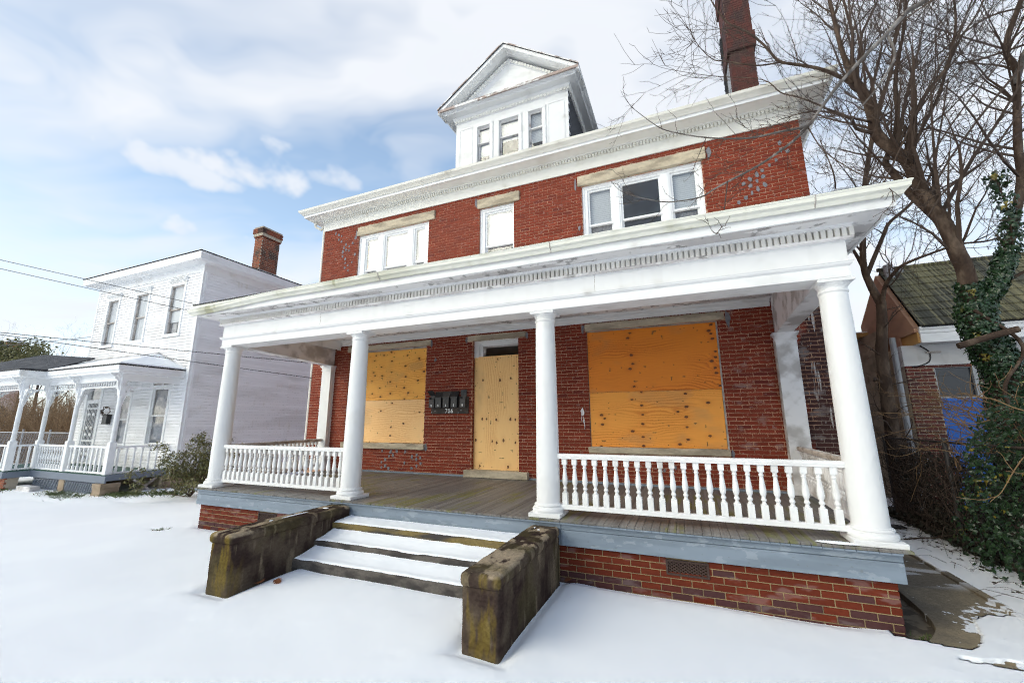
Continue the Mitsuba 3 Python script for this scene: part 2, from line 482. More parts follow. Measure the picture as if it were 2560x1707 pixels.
KN_L = [(1.04, 2.96), (1.3, 2.95), (1.54, 3.02), (2.06, 2.9), (2.42, 2.8), (1.0, 2.82), (1.57, 2.78), (2.01, 2.63), (1.24, 2.64), (2.58, 2.46), (1.58, 2.49), (0.99, 2.51), (2.03, 2.35), (1.04, 2.42), (1.28, 2.41), (0.95, 2.28), (1.55, 2.24), (2.41, 2.24), (1.22, 2.09), (2.0, 2.07), (0.99, 1.95), (1.57, 1.94), (2.13, 1.94), (2.02, 1.79), (1.26, 1.86)]
KN_LL = [(1.65, 1.69), (1.3, 1.5), (2.03, 1.18), (1.65, 1.09), (1.64, 0.88), (0.5, 1.3), (2.5, 1.45)]
KN_RU = [(7.62, 3.0), (7.57, 2.9), (7.62, 2.54), (7.64, 2.36), (7.58, 2.26), (7.64, 1.9), (9.14, 3.04), (9.09, 2.92), (9.12, 2.86), (9.14, 2.76), (9.17, 2.51), (9.16, 2.4), (9.09, 2.33), (9.14, 2.2), (9.15, 2.1), (9.19, 1.86)]
KN_RL = [(7.58, 1.64), (7.76, 1.52), (6.96, 1.34), (7.02, 1.27), (6.97, 1.15), (7.77, 1.34), (7.76, 1.16), (7.56, 1.02), (7.75, 0.91), (7.75, 0.74), (6.93, 0.72), (8.58, 1.73), (8.58, 1.48), (8.42, 1.39), (8.56, 1.29), (8.56, 1.1), (8.56, 0.87), (8.96, 1.55), (8.94, 0.94), (8.41, 0.78), (7.77, 1.78)]
KN_D = [(4.58, 2.66), (4.2, 2.18), (4.64, 2.16), (4.91, 2.19), (4.19, 1.28), (4.3, 1.28), (4.55, 1.26), (4.9, 1.27), (5.02, 1.26), (4.03, 0.8), (4.45, 0.78), (4.56, 0.75), (4.73, 0.8), (4.14, 0.23), (4.84, 0.23), (5.02, 0.76)]
mat('m_ply_left', plywood((0.94, 0.47, 0.090), (0.72, 0.285, 0.040), KN_L, False, 3.0), 0.6)
mat('m_ply_left_low', plywood((0.95, 0.60, 0.27), (0.80, 0.43, 0.155), KN_LL, False, 11.0), 0.6)
mat('m_ply_amber', plywood((0.80, 0.245, 0.018), (0.58, 0.140, 0.008), KN_RU, False, 19.0), 0.6)
mat('m_ply_right_low', plywood((0.93, 0.385, 0.062), (0.72, 0.235, 0.026), KN_RL, False, 27.0), 0.6)
mat('m_ply_door', plywood((0.95, 0.60, 0.25), (0.80, 0.44, 0.155), KN_D, True, 35.0), 0.6)


def a_warp(p):
    return noise(p.x * 3.1, p.y * 3.1, p.z * 4.0)


def mossy_concrete(p, n, uv):
    a = fbm(p.x * 2.6, p.y * 2.6, p.z * 2.6, 5)
    st = fbm(p.x * 9 + 2 * a_warp(p), p.y * 9, p.z * 1.6 + 2 * a_warp(p), 4)
    g = fbm(p.x * 52, p.y * 52, p.z * 52, 3)
    c = mix((0.092, 0.070, 0.052), (0.040, 0.027, 0.024), smoothstep(0.36, 0.60, st * 0.45 + a * 0.55))
    drip = smoothstep(0.64, 0.74, fbm(p.x * 21, p.y * 21, p.z * 1.1 + 3, 3)) * smoothstep(0.40, 0.60, fbm(p.x * 2, p.y * 2, p.z * 3.5, 3))
    c = mix(c, (0.200, 0.160, 0.105), drip * 0.75)
    c = mix(c, (0.24, 0.19, 0.13), smoothstep(0.58, 0.74, fbm(p.x * 9 + 9, p.y * 9, p.z * 1.6, 5)) * 0.6)
    crust = smoothstep(0.50, 0.60, fbm(p.x * 7, p.y * 4 + 2, 3.0, 5)) * smoothstep(-0.115, -0.085, p.z)
    c = mix(c, (0.38, 0.30, 0.21), crust * 0.8)
    olive = smoothstep(0.50, 0.66, fbm(p.x * 3.2 + 5, p.y * 3.2, p.z * 1.9, 4))
    c = mix(c, (0.090, 0.078, 0.034), olive * 0.40)
    front = smoothstep(-1.86, -2.04, p.y) * smoothstep(0.50, 0.66, fbm(p.x * 11, p.y * 9, p.z * 1.8 + 1, 5))
    c = mix(c, (0.185, 0.130, 0.026), front * 0.55)
    return c * (0.62 + 0.76 * g)


scene['m_mossy'] = {'type': 'bumpmap', 'arbitrary': proc(lambda p, n, uv: fbm(p.x * 40, p.y * 40, p.z * 40, 3), 3e-3), 'scale': 0.012, 'bsdf': {'type': 'diffuse', 'reflectance': proc(mossy_concrete)}}


def step_fn(p, n, uv):
    g = fbm(p.x * 46, p.y * 46, p.z * 46, 3)
    st = fbm(p.x * 5, 2.0, p.z * 11, 5)
    c = mix((0.105, 0.092, 0.080), (0.045, 0.039, 0.036), smoothstep(0.36, 0.64, st))
    gold = smoothstep(0.34, 0.60, fbm(p.x * 2.2, 5.0, p.z * 9, 5)) * smoothstep(-0.39, -0.36, p.z)
    return mix(c, (0.185, 0.135, 0.045), gold * 0.85) * (0.6 + 0.8 * g)


mat('m_step', proc(step_fn), 0.9)


def deck_fn(p, n, uv):
    i = dr.floor(p.x / 0.09)
    r = cell_rand(i, 1, 2)
    gr = fbm(p.x * 70, p.y * 1.8, r * 9, 3)
    c = mix((0.168, 0.158, 0.148), (0.118, 0.110, 0.104), r) * (0.70 + 0.6 * gr)
    alg = smoothstep(0.49, 0.66, fbm(p.x * 2.4, p.y * 1.2, 4.0, 5)) * smoothstep(0.30, 0.70, noise(p.x * 33, p.y * 2.2, 1.0))
    return mix(c, (0.135, 0.135, 0.045), alg * 0.8)


mat('m_deck', proc(deck_fn), 0.5)


def skirt_fn(p, n, uv):
    a = fbm(p.x * 1.4, 0, p.z * 9, 4)
    k = smoothstep(0.64, 0.70, fbm(p.x * 6.5, 1.0, p.z * 11, 4))
    c = mix((0.190, 0.232, 0.283), (0.158, 0.194, 0.236), smoothstep(0.4, 0.65, a))
    c = mix(c, (0.42, 0.46, 0.50), k * 0.22)
    return mix(c, (0.14, 0.15, 0.14), smoothstep(0.88, 0.92, noise(p.x * 27, 1.0, p.z * 31)) * 0.4)


mat('m_skirt', proc(skirt_fn), 0.45)


def snow_fn(p, n, uv):
    t = fbm(p.x * 0.9, p.y * 0.9, 3.0, 4)
    return mix((0.91, 0.925, 0.945), (0.885, 0.90, 0.93), smoothstep(0.4, 0.62, t))


scene['m_snow'] = {'type': 'bumpmap', 'arbitrary': proc(lambda p, n, uv: fbm(p.x * 16, p.y * 16, p.z * 16, 3), 6e-3), 'scale': 0.0045, 'bsdf': {'type': 'diffuse', 'reflectance': proc(snow_fn)}}


def walk_fn(p, n, uv):
    a = fbm(p.x * 1.8, p.y * 1.8, 1.0, 5)
    g = fbm(p.x * 60, p.y * 60, 2.0, 3)
    c = mix((0.20, 0.16, 0.105), (0.115, 0.095, 0.070), smoothstep(0.36, 0.64, a)) * (0.72 + 0.56 * g)
    ice = smoothstep(0.50, 0.62, fbm(p.x * 1.6 + p.y * 0.4, p.y * 5.5, 8.0, 5)) * smoothstep(1.25, 1.55, p.y)
    near = p.y + 0.05 - (p.x - 10.84) * 1.15                      # metres of walk between here and the edge of the snow
    pow_ = smoothstep(0.50, 0.60, fbm(p.x * 17, p.y * 17, 1.0, 4) + 0.55 * smoothstep(0.75, 0.0, near) * smoothstep(10.72, 10.95, p.x) - 0.30)
    return mix(c, (0.74, 0.76, 0.80), clip01(ice * 0.42 + pow_ * 0.9))


mat('m_walk', proc(walk_fn), 0.7)
mat('m_soil', paint_fn((0.145, 0.118, 0.085), (0.070, 0.055, 0.040), 0.38, 0.62, 1.0, 9.0), 0.95)


def siding_fn(p, n, uv):
    row = dr.floor((p.z + 0.44) / 0.108)
    r = cell_rand(row, dr.floor((p.x + p.y) / 2.7), 4)
    a = fbm(p.x * 1.2, p.y * 0.7, p.z * 2.6, 5)
    st = fbm(p.x * 14, p.y * 14, p.z * 1.1, 4)
    c = mix((0.82, 0.82, 0.83), (0.74, 0.74, 0.75), r)
    c = mix(c, (0.53, 0.52, 0.51), smoothstep(0.52, 0.74, a) * 0.45)
    return mix(c, (0.56, 0.49, 0.37), smoothstep(0.62, 0.80, st) * smoothstep(0.46, 0.62, a) * 0.35)


mat('m_siding', proc(siding_fn), 0.55)
mat('m_nb_trim', paint_fn((0.76, 0.77, 0.78), (0.56, 0.54, 0.50), 0.52, 0.8, 0.35, 3.0), 0.5)
mat('m_nb_blue', (0.155, 0.180, 0.225), 0.5)
mat('m_nb_green', (0.018, 0.060, 0.045), 0.5)
mat('m_black_roof', paint_fn((0.020, 0.020, 0.024), (0.055, 0.053, 0.056), 0.45, 0.7, 0.8, 4.0), 0.6)
mat('m_old_brick', proc(lambda p, n, uv: mix(mix((0.30, 0.085, 0.040), (0.17, 0.060, 0.040), cell_rand(dr.floor((p.x + p.y) * 9), dr.floor(p.z / 0.075), 1)), (0.050, 0.038, 0.032), smoothstep(0.50, 0.68, fbm(p.x * 3, p.y * 3, p.z * 2.2, 4)) * 0.85)), 0.85)
mat('m_whitewash', paint_fn((0.62, 0.50, 0.46), (0.40, 0.24, 0.19), 0.40, 0.66, 0.8, 0.8, 0.3), 0.9)
mat('m_old_mortar', (0.42, 0.36, 0.28), 0.9)
mat('m_side_brick', proc(lambda p, n, uv: mix((0.155, 0.040, 0.028), mi.Color3f(0.085, 0.034, 0.030), cell_rand(dr.floor(p.x / 0.215 + 0.5 * dr.floor((p.z + 0.8) / 0.0747)), dr.floor((p.z + 0.8) / 0.0747), 1)) * (0.7 + 0.6 * fbm(p.x * 40, p.y * 40, p.z * 50, 3))), 0.8)
mat('m_side_mortar', (0.42, 0.37, 0.29), 0.9)


def shingle_fn(p, n, uv):
    a = fbm(p.x * 1.7, p.y * 1.0, p.z * 0.6, 4)
    st = noise(p.x * 46 + 2.5 * p.z, 0.6 * p.z, 1.0)
    c = mix((0.165, 0.150, 0.082), (0.080, 0.079, 0.060), smoothstep(0.40, 0.64, a))
    c = mix(c, (0.255, 0.225, 0.125), smoothstep(0.60, 0.80, st) * 0.7)
    return mix(c, (0.045, 0.042, 0.030), smoothstep(0.36, 0.22, st) * 0.7)


mat('m_shingle', proc(shingle_fn), 0.9)
mat('m_plaster', (0.24, 0.25, 0.28), 0.9)
mat('m_slate', (0.030, 0.030, 0.034), 0.6)
mat('m_tan', paint_fn((0.43, 0.25, 0.165), (0.28, 0.165, 0.110), 0.42, 0.7, 0.6, 2.0, 0.5), 0.85)
mat('m_ochre', (0.45, 0.25, 0.085), 0.8)
mat('m_block', paint_fn((0.36, 0.28, 0.20), (0.20, 0.15, 0.10), 0.42, 0.7, 0.7, 2.5, 0.6), 0.9)
mat('m_stucco', paint_fn((0.62, 0.62, 0.63), (0.42, 0.41, 0.40), 0.5, 0.75, 0.5, 1.4), 0.8)
mat('m_blue_panel', (0.018, 0.120, 0.48), 0.45)
mat('m_dark_pane', (0.022, 0.026, 0.036), 0.12, 0.6)
scene['m_glass'] = {'type': 'thindielectric', 'int_ior': 1.5}
mat('m_shade', paint_fn((0.52, 0.54, 0.55), (0.45, 0.47, 0.49), 0.4, 0.7, 0.6, 1.2), 0.8)
mat('m_blind', proc(lambda p, n, uv: mix((0.36, 0.39, 0.42), (0.22, 0.25, 0.28), smoothstep(0.62, 0.95, p.z / 0.045 - dr.floor(p.z / 0.045)))), 0.6)
mat('m_curtain', paint_fn((0.34, 0.33, 0.33), (0.13, 0.14, 0.16), 0.40, 0.60, 1.0, 3.0, 0.6), 0.9)
mat('m_black', (0.018, 0.018, 0.020), 0.38, 0.5)
mat('m_black_worn', (0.055, 0.050, 0.048), 0.5, 0.5)
mat('m_plank', paint_fn((0.060, 0.045, 0.036), (0.030, 0.024, 0.021), 0.4, 0.65, 0.8, 9.0), 0.7)
mat('m_rust', (0.050, 0.028, 0.022), 0.7)
mat('m_galv', (0.33, 0.34, 0.36), 0.45, 0.5)
mat('m_wire', (0.030, 0.030, 0.034), 0.5)


def bark_fn(base, pale):
    def fn(p, n, uv):
        a = fbm(p.x * 9, p.y * 9, p.z * 3, 4)
        g = fbm(p.x * 44, p.y * 44, p.z * 17, 3)
        return mix(base, pale, smoothstep(0.44, 0.66, a)) * (0.55 + 0.9 * g)
    return proc(fn)


mat('m_bark', bark_fn((0.052, 0.032, 0.022), (0.105, 0.073, 0.052)), 0.9)
mat('m_bark_grey', bark_fn((0.095, 0.082, 0.074), (0.215, 0.195, 0.180)), 0.85)
mat('m_twig', (0.060, 0.040, 0.030), 0.8)
mat('m_vine', (0.220, 0.135, 0.068), 0.8)
mat('m_thicket', (0.250, 0.165, 0.095), 0.9)
mat('m_ivy', proc(lambda p, n, uv: mix(mix((0.010, 0.028, 0.012), (0.024, 0.054, 0.020), cell_rand(dr.floor(p.x * 14), dr.floor(p.y * 14), dr.floor(p.z * 14))), (0.17, 0.14, 0.02), smoothstep(0.975, 0.985, cell_rand(dr.floor(p.x * 9), dr.floor(p.y * 9), dr.floor(p.z * 9))))), 0.32, 0.5, both=True)
mat('m_shrub', proc(lambda p, n, uv: mix((0.065, 0.075, 0.022), (0.150, 0.130, 0.035), cell_rand(dr.floor(p.x * 11), dr.floor(p.y * 11), dr.floor(p.z * 11)))), 0.45, 0.5, both=True)
mat('m_grass', (0.070, 0.090, 0.030), 0.8, both=True)
mat('m_leaf_brown', (0.190, 0.065, 0.024), 0.7, both=True)
mat('m_leaf_dark', (0.035, 0.032, 0.022), 0.6, both=True)
mat('m_white_plain', (0.82, 0.82, 0.82), 0.5)
mat('m_red', (0.42, 0.012, 0.014), 0.4)

# ------------------------------------------------------------------ the snowy ground, walk and soil
def ground_z(x, y):
    x, y = np.asarray(x, float), np.asarray(y, float)
    z = -0.705 - 0.017 * np.clip(-x, 0, 9) - 0.055 * np.clip((x - 7.5) / 3.0, 0, 1) * np.clip(1.3 - np.abs(y + 0.2) / 1.6, 0, 1)
    z = z + 0.010 * np.exp(-(((x - 5.1) / 2.2) ** 2 + ((y + 1.2) / 0.9) ** 2)) * 4.0
    return z


def walk_mask(x, y):
    """1 where the concrete walk and the soil beside it lie bare"""
    p = np.stack([x * 5, y * 5, 0 * x], -1)
    wob = (meshkit.fbm(p, 4, 3) - 0.5) * 0.22
    low = np.interp(x, [10.1, 10.36, 10.5, 10.62, 10.74, 10.84, 10.95, 11.08, 11.25, 11.44], [-0.27, -0.27, -0.33, -0.35, -0.25, -0.03, 0.28, 0.52, 0.63, 0.66])
    m = (x > 10.18) & (x < 11.44) & (y > low + wob * (0.25 + 0.9 * np.clip((x - 10.7) / 0.3, 0, 1))) & (y < 4.2)
    e1 = ((x - 11.25) / 0.62) ** 2 + ((y + 0.50 - 0.10 * (x - 11)) / 0.095) ** 2 + wob * 2 < 1
    e2 = ((x - 10.57) / 0.075) ** 2 + ((y + 0.545) / 0.026) ** 2 < 1
    return m | e1 | e2


def snow_height(x, y):
    z = ground_z(x, y)
    p = np.stack([x, y, 0 * x], -1)
    z = z + 0.036 * (meshkit.fbm(p * 0.8, 2, 1) - 0.5) + 0.010 * (meshkit.fbm(p * 3.0, 3, 2) - 0.5)
    # the snow dips a little at the walls of porch and steps, where it melted back
    dx = np.maximum(np.maximum(3.22 - x, x - 3.62), np.maximum(-2.08 - y, y + 0.2))
    dx2 = np.maximum(np.maximum(6.60 - x, x - 6.99), np.maximum(-2.08 - y, y + 0.2))
    near = np.minimum(np.maximum(dx, 0), np.maximum(dx2, 0))
    z = z - 0.035 * np.exp(-((near / 0.07) ** 2)) + 0.012 * np.exp(-((near - 0.22) / 0.16) ** 2)
    base = np.abs(y + 0.144) + np.where((x > -0.2) & (x < 10.35), 0, 9)
    z = z - 0.035 * np.exp(-((base / 0.09) ** 2))
    for cx, cy, r in ((-0.62, -0.56, 0.10), (-9.3, 0.15, 0.35), (-8.2, 0.45, 0.25), (-5.2, 1.1, 0.3)):
        z = z - 0.05 * np.exp(-(((x - cx) ** 2 + ((y - cy) * 1.6) ** 2) / r ** 2))
    for k in range(5):                                                # half-filled old footprints
        cx, cy = 10.9 + 0.24 * (k % 2) - 0.2 * k, -0.95 - 0.33 * k
        z = z - 0.02 * np.exp(-(((x - cx) / 0.07) ** 2 + ((y - cy) / 0.13) ** 2))
    m = walk_mask(x, y)
    w = np.clip((x - 9.7) / 0.7, 0, 1)
    w = w * w * (3 - 2 * w)
    z = np.maximum(z, z * (1 - w) + w * (-0.722 + 0.012 * (meshkit.fbm(p * 5, 3, 12) - 0.3)))
    return np.where(m, np.where(y < -0.38, -0.80, -0.90), z)


def graded(a, b, lo, hi, step, far_step=1.16):
    mid = np.arange(lo, hi + step / 2, step)
    out, s, x = [], step, hi
    while x < b:
        s *= far_step
        x += s
        out.append(min(x, b))
    left, s, x = [], step, lo
    while x > a:
        s *= far_step
        x -= s
        left.append(max(x, a))
    return np.unique(np.concatenate([left[::-1], mid, out]))


gx, gy = graded(-420, 420, 0.0, 12.6, 0.028), graded(-120, 600, -3.9, 1.2, 0.028)
GX, GY = np.meshgrid(gx, gy, indexing='ij')
gv = np.stack([GX, GY, snow_height(GX, GY)], -1).reshape(-1, 3)
gi = np.arange(gv.shape[0]).reshape(GX.shape)
gf = np.stack([gi[:-1, :-1], gi[1:, :-1], gi[1:, 1:], gi[:-1, 1:]], -1).reshape(-1, 4)
put('snow_ground', (gv, gf), 'm_snow', smooth=True, label='smooth white snow covering the front yard', category='snow', kind='structure')

put('flagstone', bevel_box(10.40, 12.3, -0.80, -0.36, -0.85, -0.752, 0.02, 0.02, 17), 'm_walk', smooth=40, label='brown flagstone showing through the snow at the lower right corner', category='stone', kind='structure')
# concrete walk beside the porch with its curved inner edge and raised kerb
wp = [(11.47, 6.0), (11.47, -0.45), (10.42, -0.45), (10.40, -0.28)]
wp += [(10.40, -0.26), (10.50, -0.10), (10.585, 0.06), (10.635, 0.27), (10.66, 0.60), (10.674, 0.99), (10.674, 6.0)]
from shapely.geometry import Polygon
wm = trimesh.creation.extrude_polygon(Polygon(wp), 0.10, engine='earcut')
wm.apply_translation([0, 0, -0.835])
put('concrete_walk', wm, 'm_walk', label='bare concrete walk running back along the right side of the porch', category='path', kind='structure')
put('walk_kerb', bevel_box(11.43, 11.52, 0.35, 4.6, -0.86, -0.705, 0.012, 0.006, 5), 'm_walk', smooth=40, label='low concrete kerb along the outer edge of the walk', category='kerb', kind='structure')
sx, sy = np.meshgrid(np.linspace(10.0, 10.75, 40), np.linspace(-0.5, 4.5, 160), indexing='ij')
sz = -0.80 + 0.05 * (meshkit.fbm(np.stack([sx * 6, sy * 6, 0 * sx], -1), 4, 8) - 0.5)
si_ = np.arange(sx.size).reshape(sx.shape)
put('bare_soil', (np.stack([sx, sy, sz], -1).reshape(-1, 3), np.stack([si_[:-1, :-1], si_[1:, :-1], si_[1:, 1:], si_[:-1, 1:]], -1).reshape(-1, 4)), 'm_soil', smooth=True, label='strip of bare brown soil between porch base and walk', category='soil', kind='structure')

# ------------------------------------------------------------------ the brick house
H = thing('brick_house', 'red brick two-storey house with boarded windows, white columned porch and dormer', 'house')
WX0, WX1, YW, WTOP = -1.20, 11.01, 3.046, 7.25
rng = np.random.default_rng(7)
UP_LINTELS = [(0.12, 2.77), (4.05, 5.205), (6.65, 9.35)]
UPPER = [(0.155, 2.58), (4.10, 5.05), (6.735, 9.265)]
holes = [(a, b, 4.62, 6.54) for a, b in UPPER] + [(0.15, 2.655, 0.70, 3.11), (6.715, 9.245, 0.705, 3.11), (3.965, 5.14, 0.15, 3.125)]
lint = [(a, b, 6.54, 6.795) for a, b in UP_LINTELS] + [(0.085, 2.785, 3.11, 3.25), (6.685, 9.375, 3.115, 3.27), (3.845, 5.32, 3.12, 3.245)]
sills = [(0.10, 2.70, 0.56, 0.70), (6.68, 9.25, 0.585, 0.705)]
put(H + '__wall', slab_with_holes(WX0, WX1, -0.9, WTOP, YW + 0.007, YW + 0.30, holes), 'm_mortar')
rows = brick_rows(WX0, WX1, 0.0, 6.93, YW, 0.03, holes + lint + sills, BLH, CHH, 0.0115, ZR, rng)
big, rest = split_largest(rows, 300, [(-0.7, 0.0, 0, 3), (6.6, 6.95, 0, 3), (10.0, 10.45, 0, 3)])
for i in big:
    put(H + '__wall__brick', boxes(rows[i]), 'm_brick')
jamb = []
for a, b, lo, hi in holes:                                             # brick reveals of the openings
    for k in range(math.floor((lo - ZR) / CHH), math.ceil((hi - ZR) / CHH)):
        z0, z1 = max(ZR + k * CHH + 0.006, lo), min(ZR + (k + 1) * CHH - 0.006, hi)
        if z1 - z0 > 0.01:
            jamb += [(a - 0.004, a + 0.004, YW + 0.032, YW + 0.09, z0, z1), (b - 0.004, b + 0.004, YW + 0.032, YW + 0.09, z0, z1)]
put(H + '__wall__other_brick', join(boxes(rows[rest]), boxes(jamb)), 'm_brick', kind='stuff')
PATCH = [(10.66, 6.53), (10.66, 6.37), (10.77, 6.32), (10.56, 6.18), (10.44, 6.1), (10.31, 6.02), (10.21, 5.96), (10.31, 5.88), (10.08, 5.89), (10.2, 5.82), (9.97, 5.81), (10.32, 5.71), (10.08, 5.74), (10.2, 5.65), (10.09, 5.59), (9.98, 5.51), (9.85, 5.44), (6.66, 5.52), (-0.75, 6.79), (-0.62, 6.73), (-0.51, 6.67), (-0.62, 6.57), (-0.5, 6.49), (-0.31, 6.37), (-0.38, 6.28), (-0.29, 6.2), (-0.41, 6.15), (-0.18, 6.29), (-0.06, 6.37), (-0.18, 6.15), (-0.41, 6.0), (-0.3, 5.91), (-0.29, 5.78), (-0.18, 5.69), (-0.29, 5.63), (-0.16, 5.54), (-0.04, 5.77), (0.06, 5.99), (0.03, 6.51), (1.44, 0.51), (1.7, 0.49), (1.89, 0.51), (2.14, 0.51), (2.48, 0.44), (1.66, 0.38), (1.78, 0.41), (1.55, 0.3), (1.44, 0.23), (1.56, 0.15), (1.45, 0.11), (1.66, 0.09), (2.13, 0.24), (2.35, 0.38), (2.48, 0.33), (2.59, 0.37), (2.6, 0.24), (2.49, 0.18), (2.35, 0.12), (2.93, 2.72), (8.3, 0.35), (8.2, 0.22), (8.45, 0.42), (8.1, 0.30)]


def smear(x, z, w, h, y, r):
    n = 9
    a = np.arange(n) * 2 * np.pi / n
    q = 1 + r.uniform(-0.35, 0.25, n)
    poly = np.stack([x + np.cos(a) * w / 2 * q, z + np.sin(a) * h / 2 * q], 1)
    return extrude_y(poly, y - 0.006, y + 0.004)


for x, z in PATCH:
    put(H + '__wall__mortar_patch', smear(x, z, rng.uniform(0.05, 0.085), rng.uniform(0.07, 0.12), YW, rng), 'm_patch')
for x, z, w, h in ((2.80, 3.13, 0.06, 0.22), (2.73, 0.62, 0.07, 0.20), (6.60, 6.62, 0.06, 0.30), (9.42, 6.66, 0.10, 0.32), (4.00, 6.72, 0.06, 0.26), (0.07, 6.60, 0.06, 0.34), (6.64, 3.18, 0.08, 0.22), (9.43, 3.12, 0.09, 0.32), (9.29, 0.63, 0.06, 0.16), (3.80, 3.16, 0.07, 0.18), (5.36, 3.15, 0.07, 0.17)):
    put(H + '__wall__mortar_patch', smear(x, z, w, h, YW, rng), 'm_patch')
for x, z, w, h in ((6.575, 1.40, 0.085, 0.17), (6.585, 1.24, 0.016, 0.16), (6.61, 1.16, 0.014, 0.20), (6.55, 1.27, 0.012, 0.10)):
    put(H + '__wall__paint_splash', smear(x, z, w, h, YW, rng), 'm_greyed_paint')
# the plain side and rear walls
for nm, xa, xb, xf in (('left', WX0, WX0 + 0.25, WX0), ('right', WX1 - 0.25, WX1, WX1)):
    k = put(H + '__side_wall', box(xa + 0.006, xb - 0.006, YW + 0.30, 13.5, -0.9, WTOP), 'm_mortar')
    r = brick_rows(YW + 0.03, 13.5, -0.75, 6.93, 0, 0.03, [], BLH, CHH, 0.0115, ZR, rng)
    b = np.stack([np.full(len(r), xf) if nm == 'left' else np.full(len(r), xf - 0.03), np.full(len(r), xf + 0.03) if nm == 'left' else np.full(len(r), xf), r[:, 0], r[:, 1], r[:, 4], r[:, 5]], 1)
    put(k + '__brick', boxes(b), 'm_brick', kind='stuff')
put(H + '__rear_wall', box(WX0 + 0.01, WX1 - 0.01, 13.5, 13.75, -0.9, WTOP), 'm_mortar')
put(H + '__storey_floor', boxes([(WX0 + 0.3, WX1 - 0.3, YW + 0.32, 13.4, 3.6, 3.75), (WX0 + 0.3, WX1 - 0.3, YW + 0.32, 13.4, 7.0, 7.1), (WX0 + 0.3, WX1 - 0.3, 6.6, 6.7, 3.76, 6.99)]), 'm_plaster')


def rough_stone(a, b, lo, hi, y0, y1, seed):
    return bevel_box(a, b, y0, y1, lo, hi, 0.014, 0.030, seed, 0.05)


for i, (a, b, lo, hi) in enumerate(lint):
    put(H + '__lintel', rough_stone(a, b, lo, hi, YW - (0.045 if i < 3 else 0.03), YW + 0.10, 20 + i), 'm_stone', smooth=30)
for i, (a, b, lo, hi) in enumerate(sills):
    put(H + '__sill', rough_stone(a, b, lo, hi, YW - 0.06, YW + 0.12, 40 + i), 'm_stone', smooth=30)
put(H + '__door_step', bevel_box(3.84, 5.375, YW - 0.13, YW + 0.12, 0.004, 0.155, 0.012, 0.010, 50), 'm_stone', smooth=30)


# upper windows: frame, mullions, sashes, panes and shades
def sash_rows(a, b, lo, hi, y, w=0.045):
    return [(a, a + w, y, y + 0.035, lo, hi), (b - w, b, y, y + 0.035, lo, hi), (a + w, b - w, y, y + 0.035, lo, lo + w), (a + w, b - w, y, y + 0.035, hi - w, hi)]


def window(a, b, lo, hi, cells, meet, shades, label):
    k = key_for(H + '__window')
    labels[k] = {'label': label}
    fy = YW + 0.062
    edge = [cells[0][0], cells[-1][1]]
    put(k + '__frame', boxes([(a, edge[0], fy, fy + 0.12, lo, hi), (edge[1], b, fy, fy + 0.12, lo, hi), (edge[0], edge[1], fy, fy + 0.12, hi - 0.10, hi), (edge[0], edge[1], fy, fy + 0.12, lo, lo + 0.06),
                              (a, a + 0.05, fy - 0.018, fy, lo, hi), (b - 0.05, b, fy - 0.018, fy, lo, hi), (a + 0.05, b - 0.05, fy - 0.018, fy, hi - 0.06, hi)]), 'm_trim_white')
    for (p, q), (r, s) in zip(cells[:-1], cells[1:]):
        put(k + '__mullion', boxes([(q, r, fy, fy + 0.12, lo + 0.06, hi - 0.10), (q + 0.035, r - 0.035, fy - 0.015, fy, lo + 0.06, hi - 0.10)]), 'm_trim_white')
    for (p, q), sh in zip(cells, shades):
        z0, z1 = lo + 0.06, hi - 0.10
        put(k + '__sash', boxes(sash_rows(p, q, meet - 0.02, z1, fy + 0.035)), 'm_trim_white')
        put(k + '__sash', boxes(sash_rows(p, q, z0, meet + 0.025, fy + 0.078)), 'm_trim_white')
        for u, w, yy in ((meet + 0.026, z1 - 0.046, fy + 0.052), (z0 + 0.046, meet - 0.021, fy + 0.096)):
            put(k + '__pane', (np.array([[p + 0.045, yy, u], [q - 0.045, yy, u], [q - 0.045, yy, w], [p + 0.045, yy, w]]), np.array([[0, 1, 2], [0, 2, 3]])), 'm_glass')
        if sh == 'shade':
            put(k + '__shade', box(p + 0.035, q - 0.010, fy + 0.116, fy + 0.120, meet + 0.03, z1), 'm_shade')
        elif sh == 'blind':
            put(k + '__blind', box(p + 0.01, q - 0.01, fy + 0.114, fy + 0.118, meet + 0.03, z1), 'm_blind')
        if sh != 'dark':
            zig = np.linspace(p + 0.01, q - 0.01, 25)
            yy = fy + 0.20 + 0.012 * np.sin(np.arange(25) * 1.7)
            v = np.vstack([np.stack([zig, yy, 0 * zig + z0], 1), np.stack([zig, yy, 0 * zig + z1], 1)])
            f = np.array([[i, i + 1, i + 26] for i in range(24)] + [[i, i + 26, i + 25] for i in range(24)])
            put(k + '__curtain', (v, f), 'm_curtain')
    return k


window(0.155, 2.58, 4.62, 6.54, [(0.37, 0.835), (1.06, 1.862), (2.075, 2.42)], 5.46, ['shade', 'shade', 'shade'], 'upper window of three sashes with white shades, leftmost')
window(4.10, 5.05, 4.62, 6.54, [(4.23, 5.02)], 5.52, ['shade'], 'narrow single upper window with a white shade, above the door')
window(6.735, 9.265, 4.62, 6.54, [(6.85, 7.41), (7.59, 8.44), (8.635, 9.16)], 5.57, ['blind', 'dark', 'blind'], 'upper window of three sashes with a dark middle sash')

